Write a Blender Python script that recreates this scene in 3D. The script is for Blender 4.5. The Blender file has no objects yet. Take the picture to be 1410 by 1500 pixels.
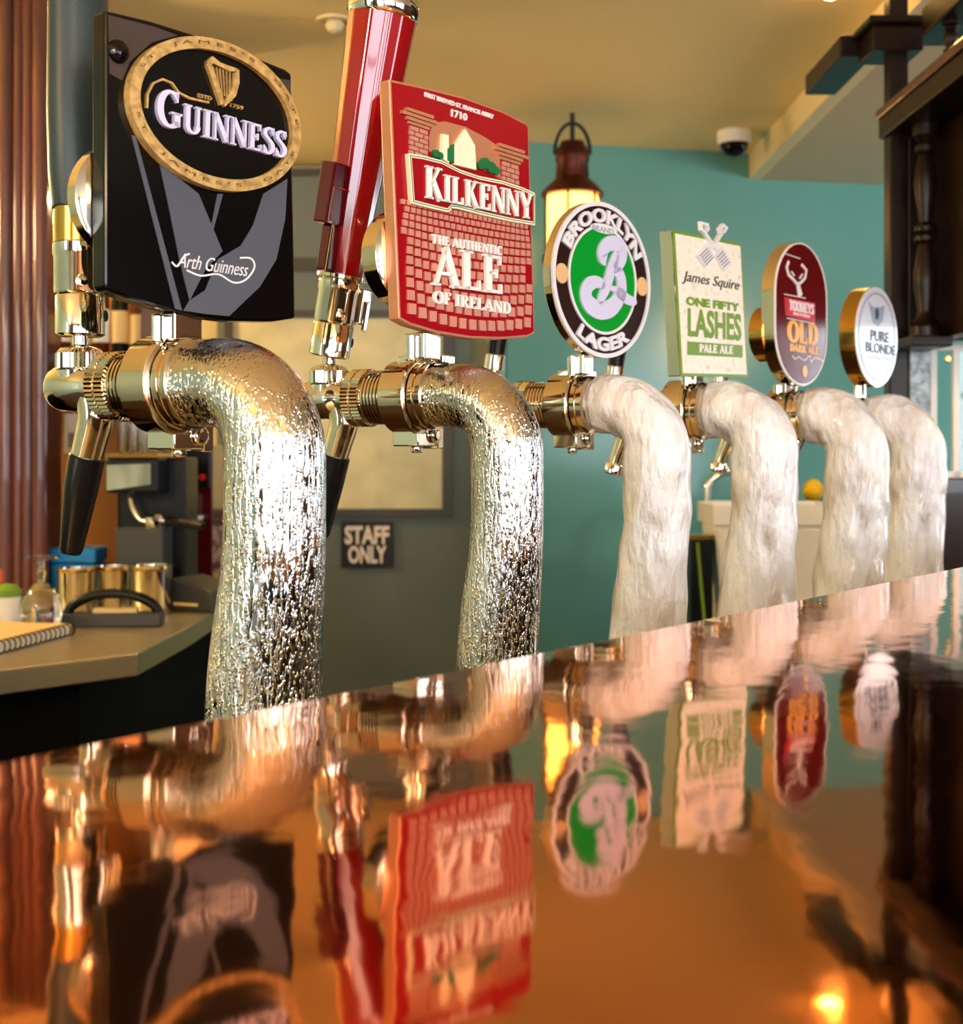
import bpy, bmesh, math, random
from mathutils import Vector, Matrix
random.seed(7)
SC = bpy.context.scene
COL = SC.collection
PI = math.pi

# ------------------------------------------------------------------ camera, world, lights, exposure
F, CX, HY = 1900.0, 705.0, 665.0          # focal length in pixels, principal x, horizon y (1410 x 1500 frame)
ZC = 0.0962                               # lens height above the bar top (z = 0)
YAW = math.radians(-51.43)
FW = Vector((0.7819, 0.6235, 0)); RT = Vector((0.6235, -0.7819, 0))
cam = bpy.data.cameras.new('camera'); cam_o = bpy.data.objects.new('camera', cam); COL.objects.link(cam_o)
cam_o.location = (0, 0, ZC); cam_o.rotation_euler = (PI/2, 0, YAW)
cam.sensor_fit = 'HORIZONTAL'; cam.sensor_width = 36; cam.lens = F/1410*36; cam.shift_y = -(750-HY)/1410
cam.clip_start = 0.02
cam.dof.use_dof = True; cam.dof.focus_distance = 1.05; cam.dof.aperture_fstop = 11
SC.camera = cam_o
SC.view_settings.view_transform = 'Standard'; SC.view_settings.look = 'None'
SC.view_settings.gamma = 1; SC.view_settings.use_curve_mapping = False
SC.view_settings.exposure = 0.55
wd = bpy.data.worlds.new('sky'); SC.world = wd; wd.use_nodes = True
bg = wd.node_tree.nodes['Background']; bg.inputs[0].default_value = (0.80, 0.90, 1.0, 1); bg.inputs[1].default_value = 7.0

ROOM = Matrix.Rotation(YAW, 4, 'Z')       # room frame: x right, y forward, z up (0 = bar top)
def rp(px, py, Z): return Vector(((px-CX)/F*Z, Z, ZC+(HY-py)/F*Z))
def wp(px, py, Z): return ROOM @ rp(px, py, Z)
CEIL, FLOOR = 1.09, -1.10

def portal(name, loc, size, rot):
    l = bpy.data.lights.new(name, 'AREA'); l.shape = 'RECTANGLE'; l.size, l.size_y = size
    l.cycles.is_portal = True
    o = bpy.data.objects.new(name, l); COL.objects.link(o)
    o.matrix_world = ROOM @ Matrix.Translation(loc) @ rot
    return o
RW_WIN = [(-1.3, 0.1), (0.35, 1.75), (2.0, 3.2)]      # rear wall windows (x ranges)
SW_WIN = [(-2.7, -1.55), (-1.25, -0.15), (2.85, 3.9)]    # right wall windows (y ranges)
WZ0, WZ1 = -0.35, 0.98
REAR, RIGHT, LEFT = -3.0, 3.5, -2.6
LW_WIN = [(-1.9, -1.1)]                  # left wall windows (y ranges)
for a, b in LW_WIN:
    portal('window_portal', (LEFT, (a+b)/2, (WZ0+WZ1)/2), (b-a, WZ1-WZ0), Matrix.Rotation(-PI/2, 4, 'Z') @ Matrix.Rotation(PI/2, 4, 'X'))
for a, b in RW_WIN:
    portal('window_portal', ((a+b)/2, REAR, (WZ0+WZ1)/2), (b-a, WZ1-WZ0), Matrix.Rotation(PI/2, 4, 'X'))
for a, b in SW_WIN:
    portal('window_portal', (RIGHT, (a+b)/2, (WZ0+WZ1)/2), (b-a, WZ1-WZ0), Matrix.Rotation(PI/2, 4, 'Z') @ Matrix.Rotation(PI/2, 4, 'X'))

# ------------------------------------------------------------------ materials
def lin(c):
    return tuple(((x/255)/12.92 if x/255 <= 0.04045 else ((x/255+0.055)/1.055)**2.4) for x in c)
def mat(name, rgb, rough=0.5, metal=0.0, noise=None, bump=None, emit=None, spec=0.5, coat=0, trans=0, ior=1.45, sss=0):
    m = bpy.data.materials.new(name); m.use_nodes = True
    nt = m.node_tree; b = nt.nodes['Principled BSDF']; c = lin(rgb)
    b.inputs['Base Color'].default_value = (*c, 1); b.inputs['Roughness'].default_value = rough
    b.inputs['Metallic'].default_value = metal; b.inputs['Specular IOR Level'].default_value = spec
    b.inputs['Coat Weight'].default_value = coat; b.inputs['Transmission Weight'].default_value = trans; b.inputs['IOR'].default_value = ior
    if sss: b.inputs['Subsurface Weight'].default_value = sss; b.inputs['Subsurface Radius'].default_value = (0.01, 0.008, 0.006)
    if emit: b.inputs['Emission Color'].default_value = (*lin(emit[0]), 1); b.inputs['Emission Strength'].default_value = emit[1]
    tc = nt.nodes.new('ShaderNodeTexCoord')
    def mapping(scale):
        mp = nt.nodes.new('ShaderNodeMapping'); mp.inputs['Scale'].default_value = scale
        nt.links.new(tc.outputs['Object'], mp.inputs['Vector']); return mp
    if noise:     # (other rgb, scale xyz, detail, contrast lo, hi)
        o2, sc, det, lo, hi = noise
        n = nt.nodes.new('ShaderNodeTexNoise'); n.inputs['Scale'].default_value = 1; n.inputs['Detail'].default_value = det
        nt.links.new(mapping(sc).outputs[0], n.inputs['Vector'])
        r = nt.nodes.new('ShaderNodeValToRGB'); r.color_ramp.elements[0].position = lo; r.color_ramp.elements[1].position = hi
        r.color_ramp.elements[0].color = (*c, 1); r.color_ramp.elements[1].color = (*lin(o2), 1)
        nt.links.new(n.outputs['Fac'], r.inputs[0]); nt.links.new(r.outputs[0], b.inputs['Base Color'])
    if bump:      # (scale xyz, strength, distance, detail)
        sc, st, di, det = bump
        n = nt.nodes.new('ShaderNodeTexNoise'); n.inputs['Scale'].default_value = 1; n.inputs['Detail'].default_value = det
        nt.links.new(mapping(sc).outputs[0], n.inputs['Vector'])
        bp = nt.nodes.new('ShaderNodeBump'); bp.inputs['Strength'].default_value = st; bp.inputs['Distance'].default_value = di
        nt.links.new(n.outputs['Fac'], bp.inputs['Height']); nt.links.new(bp.outputs[0], b.inputs['Normal'])
    return m
M = {}
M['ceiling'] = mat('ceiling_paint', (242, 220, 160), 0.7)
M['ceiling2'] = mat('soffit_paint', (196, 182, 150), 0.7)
M['fascia'] = mat('fascia_paint', (232, 214, 168), 0.6)
M['teal'] = mat('teal_gloss_paint', (100, 162, 160), 0.16, noise=((92, 152, 150), (1.5, 1.5, 1.5), 2, .3, .7), spec=0.6)
M['doorwall'] = mat('grey_green_paint', (126, 128, 112), 0.45)
M['olive'] = mat('olive_cream_paint', (196, 186, 140), 0.5)
M['door'] = mat('door_paint', (102, 116, 112), 0.4)
M['doordark'] = mat('door_moulding_paint', (66, 68, 62), 0.4)
M['frost'] = mat('frosted_glass', (222, 222, 184), 0.35, noise=((200, 200, 160), (9, 9, 9), 4, .35, .7))
M['wall'] = mat('dark_panelled_wall', (74, 46, 30), 0.5)
M['wall_l'] = mat('pale_green_wall', (150, 176, 160), 0.6)
M['floor'] = mat('dark_floor_boards', (88, 56, 34), 0.35, noise=((60, 36, 22), (3, 30, 3), 3, .3, .7))
M['white'] = mat('white_paint', (235, 236, 235), 0.4)
def copper():
    m = mat('copper_sheet', (235, 150, 88), 0.045, 1.0)
    nt = m.node_tree; b = nt.nodes['Principled BSDF']; tc = nt.nodes['Texture Coordinate']
    n = nt.nodes.new('ShaderNodeTexNoise'); n.inputs['Scale'].default_value = 26; n.inputs['Detail'].default_value = 2.5
    n2 = nt.nodes.new('ShaderNodeTexNoise'); n2.inputs['Scale'].default_value = 110; n2.inputs['Detail'].default_value = 1
    mx = nt.nodes.new('ShaderNodeMath'); mx.operation = 'MULTIPLY_ADD'; mx.inputs[1].default_value = 0.12
    for q in (n, n2): nt.links.new(tc.outputs['Object'], q.inputs['Vector'])
    nt.links.new(n2.outputs['Fac'], mx.inputs[0]); nt.links.new(n.outputs['Fac'], mx.inputs[2])
    bp = nt.nodes.new('ShaderNodeBump'); bp.inputs['Strength'].default_value = 1; bp.inputs['Distance'].default_value = 0.00022
    nt.links.new(mx.outputs[0], bp.inputs['Height']); nt.links.new(bp.outputs[0], b.inputs['Normal'])
    return m
M['copper'] = copper()
M['darkwood'] = mat('dark_bar_wood', (46, 26, 17), 0.28, noise=((30, 16, 11), (4, 40, 4), 3, .3, .7), coat=.3)
M['gantry'] = mat('black_brown_wood', (34, 19, 12), 0.32, noise=((22, 12, 8), (30, 30, 4), 3, .3, .7), spec=.3)
M['redwood'] = mat('mahogany', (104, 54, 42), 0.3, noise=((66, 32, 26), (30, 30, 2.5), 3, .3, .7), coat=.4)
M['steel'] = mat('brushed_counter_metal', (204, 190, 152), 0.3, 0.8, bump=((3, 160, 3), .2, .0004, 2))
M['black'] = mat('black_plastic', (11, 11, 12), 0.3, spec=.3)
M['blackcab'] = mat('black_cabinet', (7, 6, 6), 0.6, spec=.1)
M['chrome'] = mat('chrome', (226, 222, 214), 0.07, 1.0)
M['brasschrome'] = mat('warm_chrome', (228, 214, 192), 0.08, 1.0)
M['brass'] = mat('brass', (214, 170, 84), 0.16, 1.0)
M['gold'] = mat('gold_rim', (220, 186, 118), 0.3, 0.35, noise=((168, 134, 78), (160, 160, 160), 3, .35, .7))
M['copperedge'] = mat('copper_casting', (206, 146, 112), 0.3, 0.45)
M['copperbrick'] = mat('copper_relief', (204, 142, 122), 0.45, 0.3, bump=((900, 900, 900), .6, .0004, 3))
def wetchrome():
    m = mat('wet_chrome', (206, 206, 204), 0.05, 1.0)
    nt = m.node_tree; b = nt.nodes['Principled BSDF']; tc = nt.nodes['Texture Coordinate']
    mp = nt.nodes.new('ShaderNodeMapping'); mp.inputs['Scale'].default_value = (400, 400, 230)
    nt.links.new(tc.outputs['Object'], mp.inputs['Vector'])
    v = nt.nodes.new('ShaderNodeTexVoronoi'); v.inputs['Scale'].default_value = 1; nt.links.new(mp.outputs[0], v.inputs['Vector'])
    r = nt.nodes.new('ShaderNodeValToRGB'); r.color_ramp.elements[0].position = .12; r.color_ramp.elements[1].position = .42
    r.color_ramp.elements[0].color = (1, 1, 1, 1); r.color_ramp.elements[1].color = (0, 0, 0, 1)
    nt.links.new(v.outputs['Distance'], r.inputs[0])
    mp2 = nt.nodes.new('ShaderNodeMapping'); mp2.inputs['Scale'].default_value = (95, 95, 7)
    nt.links.new(tc.outputs['Object'], mp2.inputs['Vector'])
    n = nt.nodes.new('ShaderNodeTexNoise'); n.inputs['Scale'].default_value = 1; n.inputs['Detail'].default_value = 3; nt.links.new(mp2.outputs[0], n.inputs['Vector'])
    r2 = nt.nodes.new('ShaderNodeValToRGB'); r2.color_ramp.elements[0].position = .36; r2.color_ramp.elements[1].position = .46
    nt.links.new(n.outputs['Fac'], r2.inputs[0])
    # drops gather lower down the column (object z: 0 at its foot)
    sp = nt.nodes.new('ShaderNodeSeparateXYZ'); nt.links.new(tc.outputs['Object'], sp.inputs[0])
    mr = nt.nodes.new('ShaderNodeMapRange'); mr.inputs['From Min'].default_value = .43; mr.inputs['From Max'].default_value = .27
    mr.inputs['To Min'].default_value = .10; mr.inputs['To Max'].default_value = 1
    nt.links.new(sp.outputs['Z'], mr.inputs['Value'])
    a = nt.nodes.new('ShaderNodeMath'); a.operation = 'MULTIPLY'; nt.links.new(r.outputs[0], a.inputs[0]); nt.links.new(r2.outputs[0], a.inputs[1])
    a2 = nt.nodes.new('ShaderNodeMath'); a2.operation = 'MULTIPLY'; nt.links.new(a.outputs[0], a2.inputs[0]); nt.links.new(mr.outputs[0], a2.inputs[1])
    mp3 = nt.nodes.new('ShaderNodeMapping'); mp3.inputs['Scale'].default_value = (330, 330, 60)
    nt.links.new(tc.outputs['Object'], mp3.inputs['Vector'])
    n3 = nt.nodes.new('ShaderNodeTexNoise'); n3.inputs['Scale'].default_value = 1; n3.inputs['Detail'].default_value = 4; nt.links.new(mp3.outputs[0], n3.inputs['Vector'])
    r3 = nt.nodes.new('ShaderNodeValToRGB'); r3.color_ramp.elements[0].position = .45; r3.color_ramp.elements[1].position = .62
    nt.links.new(n3.outputs['Fac'], r3.inputs[0])
    a3 = nt.nodes.new('ShaderNodeMath'); a3.operation = 'MULTIPLY'; nt.links.new(r3.outputs[0], a3.inputs[0]); nt.links.new(mr.outputs[0], a3.inputs[1])
    a4 = nt.nodes.new('ShaderNodeMath'); a4.operation = 'MULTIPLY_ADD'; a4.inputs[1].default_value = .55
    nt.links.new(a3.outputs[0], a4.inputs[0]); nt.links.new(a2.outputs[0], a4.inputs[2])
    bp = nt.nodes.new('ShaderNodeBump'); bp.inputs['Strength'].default_value = 1; bp.inputs['Distance'].default_value = 0.0012
    nt.links.new(a4.outputs[0], bp.inputs['Height']); nt.links.new(bp.outputs[0], b.inputs['Normal'])
    return m
M['wet'] = wetchrome()
M['ice'] = mat('frosted_ice', (236, 238, 243), 0.12, noise=((160, 142, 118), (26, 26, 11), 8, .48, .82), bump=((75, 75, 30), 1.0, .010, 10), spec=.9, sss=.25, coat=.5)
M['blackgloss'] = mat('black_gloss_enamel', (6, 6, 7), 0.12, spec=.4)
M['grey'] = mat('grey_enamel', (78, 84, 96), 0.5, spec=.2)
M['umber'] = mat('dark_grey_enamel', (66, 56, 52), 0.5, spec=.2)
M['rimtext'] = mat('engraved_gold', (96, 72, 40), 0.4, .2)
M['lilac'] = mat('lilac_white_enamel', (206, 208, 240), 0.3)
M['silver'] = mat('silver_print', (226, 228, 234), 0.3)
M['red'] = mat('red_enamel', (150, 6, 24), 0.2, spec=.4)
M['cream'] = mat('cream_enamel', (240, 236, 206), 0.3)
M['whitee'] = mat('white_enamel', (244, 240, 238), 0.3)
M['green'] = mat('green_enamel', (6, 150, 44), 0.15, spec=.4)
M['dkgreen'] = mat('dark_green_enamel', (22, 112, 66), 0.25)
M['lime'] = mat('lime_green_print', (112, 150, 34), 0.4)
M['paper'] = mat('speckled_paper', (242, 238, 222), 0.5, noise=((214, 200, 172), (160, 160, 160), 4, .55, .75))
M['brown'] = mat('dark_brown_enamel', (40, 20, 16), 0.3, spec=.2)
M['tan'] = mat('tan_enamel', (222, 184, 132), 0.3)
M['maroon'] = mat('maroon_print', (96, 10, 16), 0.15, spec=.5)
M['redlabel'] = mat('red_print', (206, 26, 44), 0.3)
M['orange'] = mat('amber_print', (246, 176, 56), 0.3)
M['palebl'] = mat('pale_blue_white_print', (226, 234, 248), 0.25, coat=.3)
M['navy'] = mat('navy_print', (28, 54, 74), 0.35)
M['bluegrey'] = mat('blue_grey_print', (150, 166, 186), 0.35)
M['ink'] = mat('ink', (26, 22, 18), 0.4)
M['redacryl'] = mat('red_acrylic', (150, 8, 18), 0.08, coat=1.0)
M['dkred'] = mat('dark_red_acrylic', (84, 12, 22), 0.15, coat=.6)
M['paddle'] = mat('dark_green_grey_handle', (44, 58, 60), 0.38, bump=((700, 700, 700), .3, .0004, 2))

# ------------------------------------------------------------------ mesh helpers
def link(name, bm, m, parent=None, smooth=False, loc=None, room=False, bevel=0):
    me = bpy.data.meshes.new(name); bmesh.ops.recalc_face_normals(bm, faces=bm.faces[:]); bm.to_mesh(me); bm.free()
    o = bpy.data.objects.new(name, me); COL.objects.link(o)
    for x in (m if isinstance(m, (list, tuple)) else [m]): me.materials.append(x)
    if smooth:
        for p in me.polygons: p.use_smooth = True
        me.set_sharp_from_angle(angle=math.radians(38))
    if parent: o.parent = parent
    if room: o.matrix_world = ROOM
    if loc is not None: o.location = loc
    if bevel:
        b = o.modifiers.new('bevel', 'BEVEL'); b.width = bevel; b.segments = 2; b.limit_method = 'ANGLE'; b.harden_normals = False
    return o
def thing(name, label, cat, loc=(0, 0, 0), rotz=0, group=None):
    o = bpy.data.objects.new(name, None); COL.objects.link(o); o.empty_display_size = .05
    o.location = loc; o.rotation_euler = (0, 0, rotz); o['label'] = label; o['category'] = cat
    if group: o['group'] = group
    return o
def tag(o, label, cat, group=None):
    o['label'] = label; o['category'] = cat
    if group: o['group'] = group
    return o
def struct(o): o['kind'] = 'structure'; return o
def bx(bm, x0, x1, y0, y1, z0, z1, mtx=None):
    vs = [bm.verts.new((x, y, z)) for z in (z0, z1) for y in (y0, y1) for x in (x0, x1)]
    for f in ((0, 1, 3, 2), (4, 6, 7, 5), (0, 4, 5, 1), (2, 3, 7, 6), (0, 2, 6, 4), (1, 5, 7, 3)): bm.faces.new([vs[i] for i in f])
    if mtx is not None: bmesh.ops.transform(bm, matrix=mtx, verts=vs)
    return vs
def cr(pts, n=6):
    """Catmull-Rom through tuples of any length"""
    out = []; P = [pts[0]]+list(pts)+[pts[-1]]
    for i in range(1, len(P)-2):
        p0, p1, p2, p3 = P[i-1:i+3]
        for k in range(n):
            t = k/n
            out.append(tuple(.5*((2*b)+(-a+c)*t+(2*a-5*b+4*c-d)*t*t+(-a+3*b-3*c+d)*t**3) for a, b, c, d in zip(p0, p1, p2, p3)))
    out.append(tuple(pts[-1])); return out
def tube(bm, pts, seg=32, caps=True, closed=False, wob=None, sx=1.0):
    """pts: (x,y,z,r)"""
    n = len(pts); V = [Vector(p[:3]) for p in pts]; rings = []
    up = None
    for i in range(n):
        if closed: t = (V[(i+1) % n]-V[i-1]).normalized()
        else: t = (V[min(i+1, n-1)]-V[max(i-1, 0)]).normalized()
        if up is None:
            up = Vector((1, 0, 0)) if abs(t.x) < .9 else Vector((0, 1, 0))
        a = (up-t*up.dot(t)).normalized(); up = a; b = t.cross(a)
        ring = []
        for k in range(seg):
            an = 2*PI*k/seg; r = pts[i][3]
            if wob: r *= wob(i, an)
            ring.append(bm.verts.new(V[i]+a*math.cos(an)*r*sx+b*math.sin(an)*r))
        rings.append(ring)
    for i in range(n if closed else n-1):
        r0, r1 = rings[i], rings[(i+1) % n]
        for k in range(seg): bm.faces.new((r0[k], r0[(k+1) % seg], r1[(k+1) % seg], r1[k]))
    if caps and not closed: bm.faces.new(rings[0][::-1]); bm.faces.new(rings[-1])
def lathe(bm, prof, seg=32, mtx=None, wob=None):
    """prof: (r,z) round z"""
    rings = []; vs = []
    for i, (r, z) in enumerate(prof):
        rings.append([bm.verts.new((math.cos(2*PI*k/seg)*r*(wob(i, k) if wob else 1), math.sin(2*PI*k/seg)*r*(wob(i, k) if wob else 1), z)) for k in range(seg)]); vs += rings[-1]
    for a, b in zip(rings, rings[1:]):
        for k in range(seg): bm.faces.new((a[k], a[(k+1) % seg], b[(k+1) % seg], b[k]))
    if prof[0][0] > 1e-6: bm.faces.new(rings[0][::-1])
    if prof[-1][0] > 1e-6: bm.faces.new(rings[-1])
    if mtx is not None: bmesh.ops.transform(bm, matrix=mtx, verts=vs)
def prism(bm, pts, z0, z1, mtx=None):
    a = [bm.verts.new((p[0], p[1], z0)) for p in pts]; b = [bm.verts.new((p[0], p[1], z1)) for p in pts]
    bm.faces.new(a[::-1]); bm.faces.new(b); n = len(pts)
    for i in range(n): bm.faces.new((a[i], a[(i+1) % n], b[(i+1) % n], b[i]))
    if mtx is not None: bmesh.ops.transform(bm, matrix=mtx, verts=a+b)
def ring2d(bm, outer, inner, z0, z1):
    n = len(outer)
    V = [[bm.verts.new((p[0], p[1], z)) for p in q] for q in (outer, inner) for z in (z0, z1)]
    o0, o1, i0, i1 = V
    for k in range(n):
        j = (k+1) % n
        bm.faces.new((o0[k], o0[j], o1[j], o1[k])); bm.faces.new((i0[k], i1[k], i1[j], i0[j]))
        bm.faces.new((o1[k], o1[j], i1[j], i1[k])); bm.faces.new((o0[k], i0[k], i0[j], o0[j]))
def ribbon(bm, pts, z0, z1):
    """pts: (x,y,w) flat stroke with thickness"""
    L, R = [], []
    for i, p in enumerate(pts):
        a = Vector(pts[max(i-1, 0)][:2]); b = Vector(pts[min(i+1, len(pts)-1)][:2]); t = (b-a)
        if t.length < 1e-9: t = Vector((1, 0))
        t.normalize(); nrm = Vector((-t.y, t.x))*p[2]/2
        L.append((p[0]+nrm.x, p[1]+nrm.y)); R.append((p[0]-nrm.x, p[1]-nrm.y))
    for i in range(len(pts)-1):
        q = [L[i], L[i+1], R[i+1], R[i]]
        a = [bm.verts.new((x, y, z1)) for x, y in q]; c = [bm.verts.new((x, y, z0)) for x, y in q]
        bm.faces.new(a); bm.faces.new((a[0], c[0], c[1], a[1])); bm.faces.new((a[3], a[2], c[2], c[3]))
        if i == 0: bm.faces.new((a[0], a[3], c[3], c[0]))
        if i == len(pts)-2: bm.faces.new((a[1], c[1], c[2], a[2]))
def arc(cx, cy, rx, ry, a0, a1, n=14, w=None):
    return [(cx+rx*math.cos(math.radians(a0+(a1-a0)*k/n)), cy+ry*math.sin(math.radians(a0+(a1-a0)*k/n))) for k in range(n+1)]

# serif capitals drawn as strokes: (points with widths), then serif centres (x, y, half length)
T, H = .19, .085
def wv(pts, ws): return [(x, y, w) for (x, y), w in zip(pts, ws)]
def curve_w(pts, thin, thick):
    """thick where the stroke runs vertically"""
    out = []
    for i, p in enumerate(pts):
        a = pts[max(i-1, 0)]; b = pts[min(i+1, len(pts)-1)]; dx, dy = b[0]-a[0], b[1]-a[1]; l = math.hypot(dx, dy) or 1
        out.append((p[0], p[1], thin+(thick-thin)*abs(dy/l)**1.5))
    return out
SP = cr([(.5, .80), (.44, .93), (.29, .96), (.13, .86), (.13, .70), (.30, .55), (.47, .40), (.5, .22), (.36, .05), (.2, .04), (.08, .2)], 4)
SERIF = {
 'A': ([[(.06, 0, H), (.38, 1, H)], [(.34, 1, T), (.68, 0, T)], [(.2, .32, H), (.58, .32, H)]], [(.06, 0, .13), (.68, 0, .17)], .8),
 'L': ([[(.2, 0, T), (.2, 1, T)], [(.2, .045, H), (.62, .045, H)], [(.6, 0, H), (.6, .28, .05)]], [(.2, 1, .18), (.14, 0, .12)], .7),
 'E': ([[(.2, 0, T), (.2, 1, T)], [(.2, .045, H), (.62, .045, H)], [(.2, .955, H), (.58, .955, H)], [(.2, .52, H), (.46, .52, H)], [(.6, 0, H), (.6, .26, .05)], [(.57, 1, H), (.57, .76, .05)], [(.45, .4, H), (.45, .64, H)]], [(.12, 0, .1), (.12, 1, .1)], .7),
 'F': ([[(.2, 0, T), (.2, 1, T)], [(.2, .955, H), (.58, .955, H)], [(.2, .5, H), (.46, .5, H)], [(.57, 1, H), (.57, .76, .05)], [(.45, .38, H), (.45, .62, H)]], [(.2, 0, .18), (.12, 1, .1)], .64),
 'K': ([[(.2, 0, T), (.2, 1, T)], [(.26, .42, H), (.62, 1, H)], [(.36, .56, T), (.68, 0, T)]], [(.2, 0, .16), (.2, 1, .16), (.62, 1, .13), (.7, 0, .15)], .82),
 'I': ([[(.22, 0, T), (.22, 1, T)]], [(.22, 0, .18), (.22, 1, .18)], .44),
 'N': ([[(.14, 0, H), (.14, 1, H)], [(.14, .98, T), (.68, .04, T)], [(.7, 0, H), (.7, 1, H)]], [(.14, 0, .13), (.1, 1, .1), (.7, 1, .13)], .84),
 'Y': ([[(.12, 1, T), (.42, .42, T)], [(.7, 1, H), (.42, .42, H)], [(.42, 0, T), (.42, .48, T)]], [(.12, 1, .15), (.7, 1, .12), (.42, 0, .17)], .8),
 'U': ([[(.2, 1, T), (.2, .3, T)], curve_w(arc(.43, .3, .23, .27, 180, 360), H, T), [(.66, .3, H+.03), (.66, 1, H+.03)]], [(.2, 1, .17), (.66, 1, .13)], .86),
 'G': ([curve_w(arc(.45, .5, .33, .46, 48, 318, 22), H, T+.02), [(.68, .08, T), (.68, .44, T)], [(.67, 1, H), (.67, .72, .05)]], [(.66, .44, .18)], .88),
 'S': ([curve_w(SP, H, T), [(.52, 1, H), (.5, .72, .05)], [(.07, 0, H), (.08, .3, .05)]], [], .6),
 'O': ([curve_w(arc(.42, .5, .32, .46, 0, 360, 26), H, T+.02)], [], .84),
 'D': ([[(.2, 0, T), (.2, 1, T)], curve_w([(.2, .955)]+arc(.34, .5, .34, .455, 90, -90, 16)+[(.2, .045)], H, T)], [(.13, 0, .11), (.13, 1, .11)], .8),
 'R': ([[(.2, 0, T), (.2, 1, T)], curve_w([(.2, .955)]+arc(.36, .73, .22, .225, 90, -90, 12)+[(.2, .505)], H, T-.02), [(.38, .5, T), (.68, 0, T)]], [(.2, 0, .16), (.13, 1, .11), (.7, 0, .13)], .8),
 'P': ([[(.2, 0, T), (.2, 1, T)], curve_w([(.2, .955)]+arc(.36, .71, .24, .245, 90, -90, 12)+[(.2, .465)], H, T-.02)], [(.2, 0, .18), (.13, 1, .11)], .7),
 'T': ([[(.36, 0, T), (.36, 1, T)], [(.04, .955, H), (.68, .955, H)], [(.06, 1, H), (.06, .74, .05)], [(.66, 1, H), (.66, .74, .05)]], [(.36, 0, .17)], .74),
 'H': ([[(.2, 0, T), (.2, 1, T)], [(.66, 0, T), (.66, 1, T)], [(.2, .5, H), (.66, .5, H)]], [(.2, 0, .16), (.2, 1, .16), (.66, 0, .16), (.66, 1, .16)], .86),
 'C': ([curve_w(arc(.45, .5, .33, .46, 48, 312, 22), H, T+.02), [(.67, 1, H), (.67, .7, .05)]], [], .76),
 ' ': ([], [], .36), }
def serif_bm(s, bold=1.0, first=1.0):
    """unit height text as a bmesh, returns bm, width"""
    bm = bmesh.new(); x = 0
    for i, ch in enumerate(s):
        st, se, adv = SERIF[ch]; k = first if i == 0 else 1.0
        sub = bmesh.new()
        for p in st: ribbon(sub, [(a, b, w*bold) for a, b, w in p], 0, 1)
        for sx, sy, hl in se:
            y0 = sy if sy == 0 else sy-.05
            ribbon(sub, [(sx-hl, y0+.025, .06), (sx+hl, y0+.025, .06)], 0, 1)
        bmesh.ops.transform(sub, matrix=Matrix.Translation((x, 0, 0)) @ Matrix.Diagonal((k, k, 1, 1)), verts=sub.verts[:])
        me = bpy.data.meshes.new('t'); sub.to_mesh(me); sub.free(); bm.from_mesh(me); bpy.data.meshes.remove(me)
        x += adv*k
    return bm, x
def font_bm(s, offset=0.0, res=3):
    cu = bpy.data.curves.new('t', 'FONT'); cu.body = s; cu.extrude = .5; cu.offset = offset; cu.resolution_u = res
    o = bpy.data.objects.new('t', cu); COL.objects.link(o)
    dg = bpy.context.evaluated_depsgraph_get(); me = bpy.data.meshes.new_from_object(o.evaluated_get(dg))
    bm = bmesh.new(); bm.from_mesh(me); bpy.data.objects.remove(o); bpy.data.curves.remove(cu); bpy.data.meshes.remove(me)
    xs = [v.co.x for v in bm.verts]; ys = [v.co.y for v in bm.verts]; x0, x1, y0, y1 = min(xs), max(xs), min(ys), max(ys)
    for v in bm.verts: v.co = Vector(((v.co.x-x0)/(y1-y0), (v.co.y-y0)/(y1-y0), v.co.z+.5))
    return bm, (x1-x0)/(y1-y0)
def place_text(bm, w, A, B, h, z0, z1):
    """fit unit-height text of width w on the baseline A-B with height h"""
    A = Vector(A); B = Vector(B); d = (B-A); L = d.length; d.normalize(); n = Vector((-d.y, d.x))
    for v in bm.verts:
        p = A+d*(v.co.x/w*L)+n*(v.co.y*h); v.co = Vector((p.x, p.y, z0+(z1-z0)*v.co.z))
    return bm
def bend_text(bm, w, c, R, a_mid, span, h, z0, z1, inward=False):
    """text on a circle: centred on angle a_mid (deg); letters stand outwards, or inwards for the lower arc"""
    for v in bm.verts:
        t = v.co.x/w-.5
        if not inward: a = math.radians(a_mid-t*span); r = R+v.co.y*h
        else: a = math.radians(a_mid+t*span); r = R-v.co.y*h
        v.co = Vector((c[0]+r*math.cos(a), c[1]+r*math.sin(a), z0+(z1-z0)*v.co.z))
    return bm

# ------------------------------------------------------------------ the room
def room_box(name, x0, x1, y0, y1, z0, z1, m, parent=None, bevel=0):
    bm = bmesh.new(); bx(bm, x0, x1, y0, y1, z0, z1); return link(name, bm, m, parent, room=parent is None, bevel=bevel)
struct(room_box('floor', LEFT-.1, RIGHT+.1, REAR-.1, 5.6, FLOOR-.1, FLOOR, M['floor']))
struct(room_box('ceiling', LEFT-.1, RIGHT+.1, REAR-.1, 5.6, CEIL, CEIL+.1, M['ceiling']))
def windowed(name, along, const, a0, a1, wins, side):
    """wall with window openings; along 'x' at y=const or along 'y' at x=const"""
    bm = bmesh.new(); th = (const-.12, const) if side < 0 else (const, const+.12)
    def seg(p, q, z0, z1):
        if q-p < 1e-4: return
        if along == 'x': bx(bm, p, q, th[0], th[1], z0, z1)
        else: bx(bm, th[0], th[1], p, q, z0, z1)
    seg(a0, a1, FLOOR, WZ0); seg(a0, a1, WZ1, CEIL); cur = a0
    for a, b in wins: seg(cur, a, WZ0, WZ1); cur = b
    seg(cur, a1, WZ0, WZ1)
    return struct(link(name, bm, M['wall'], room=True))
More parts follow.
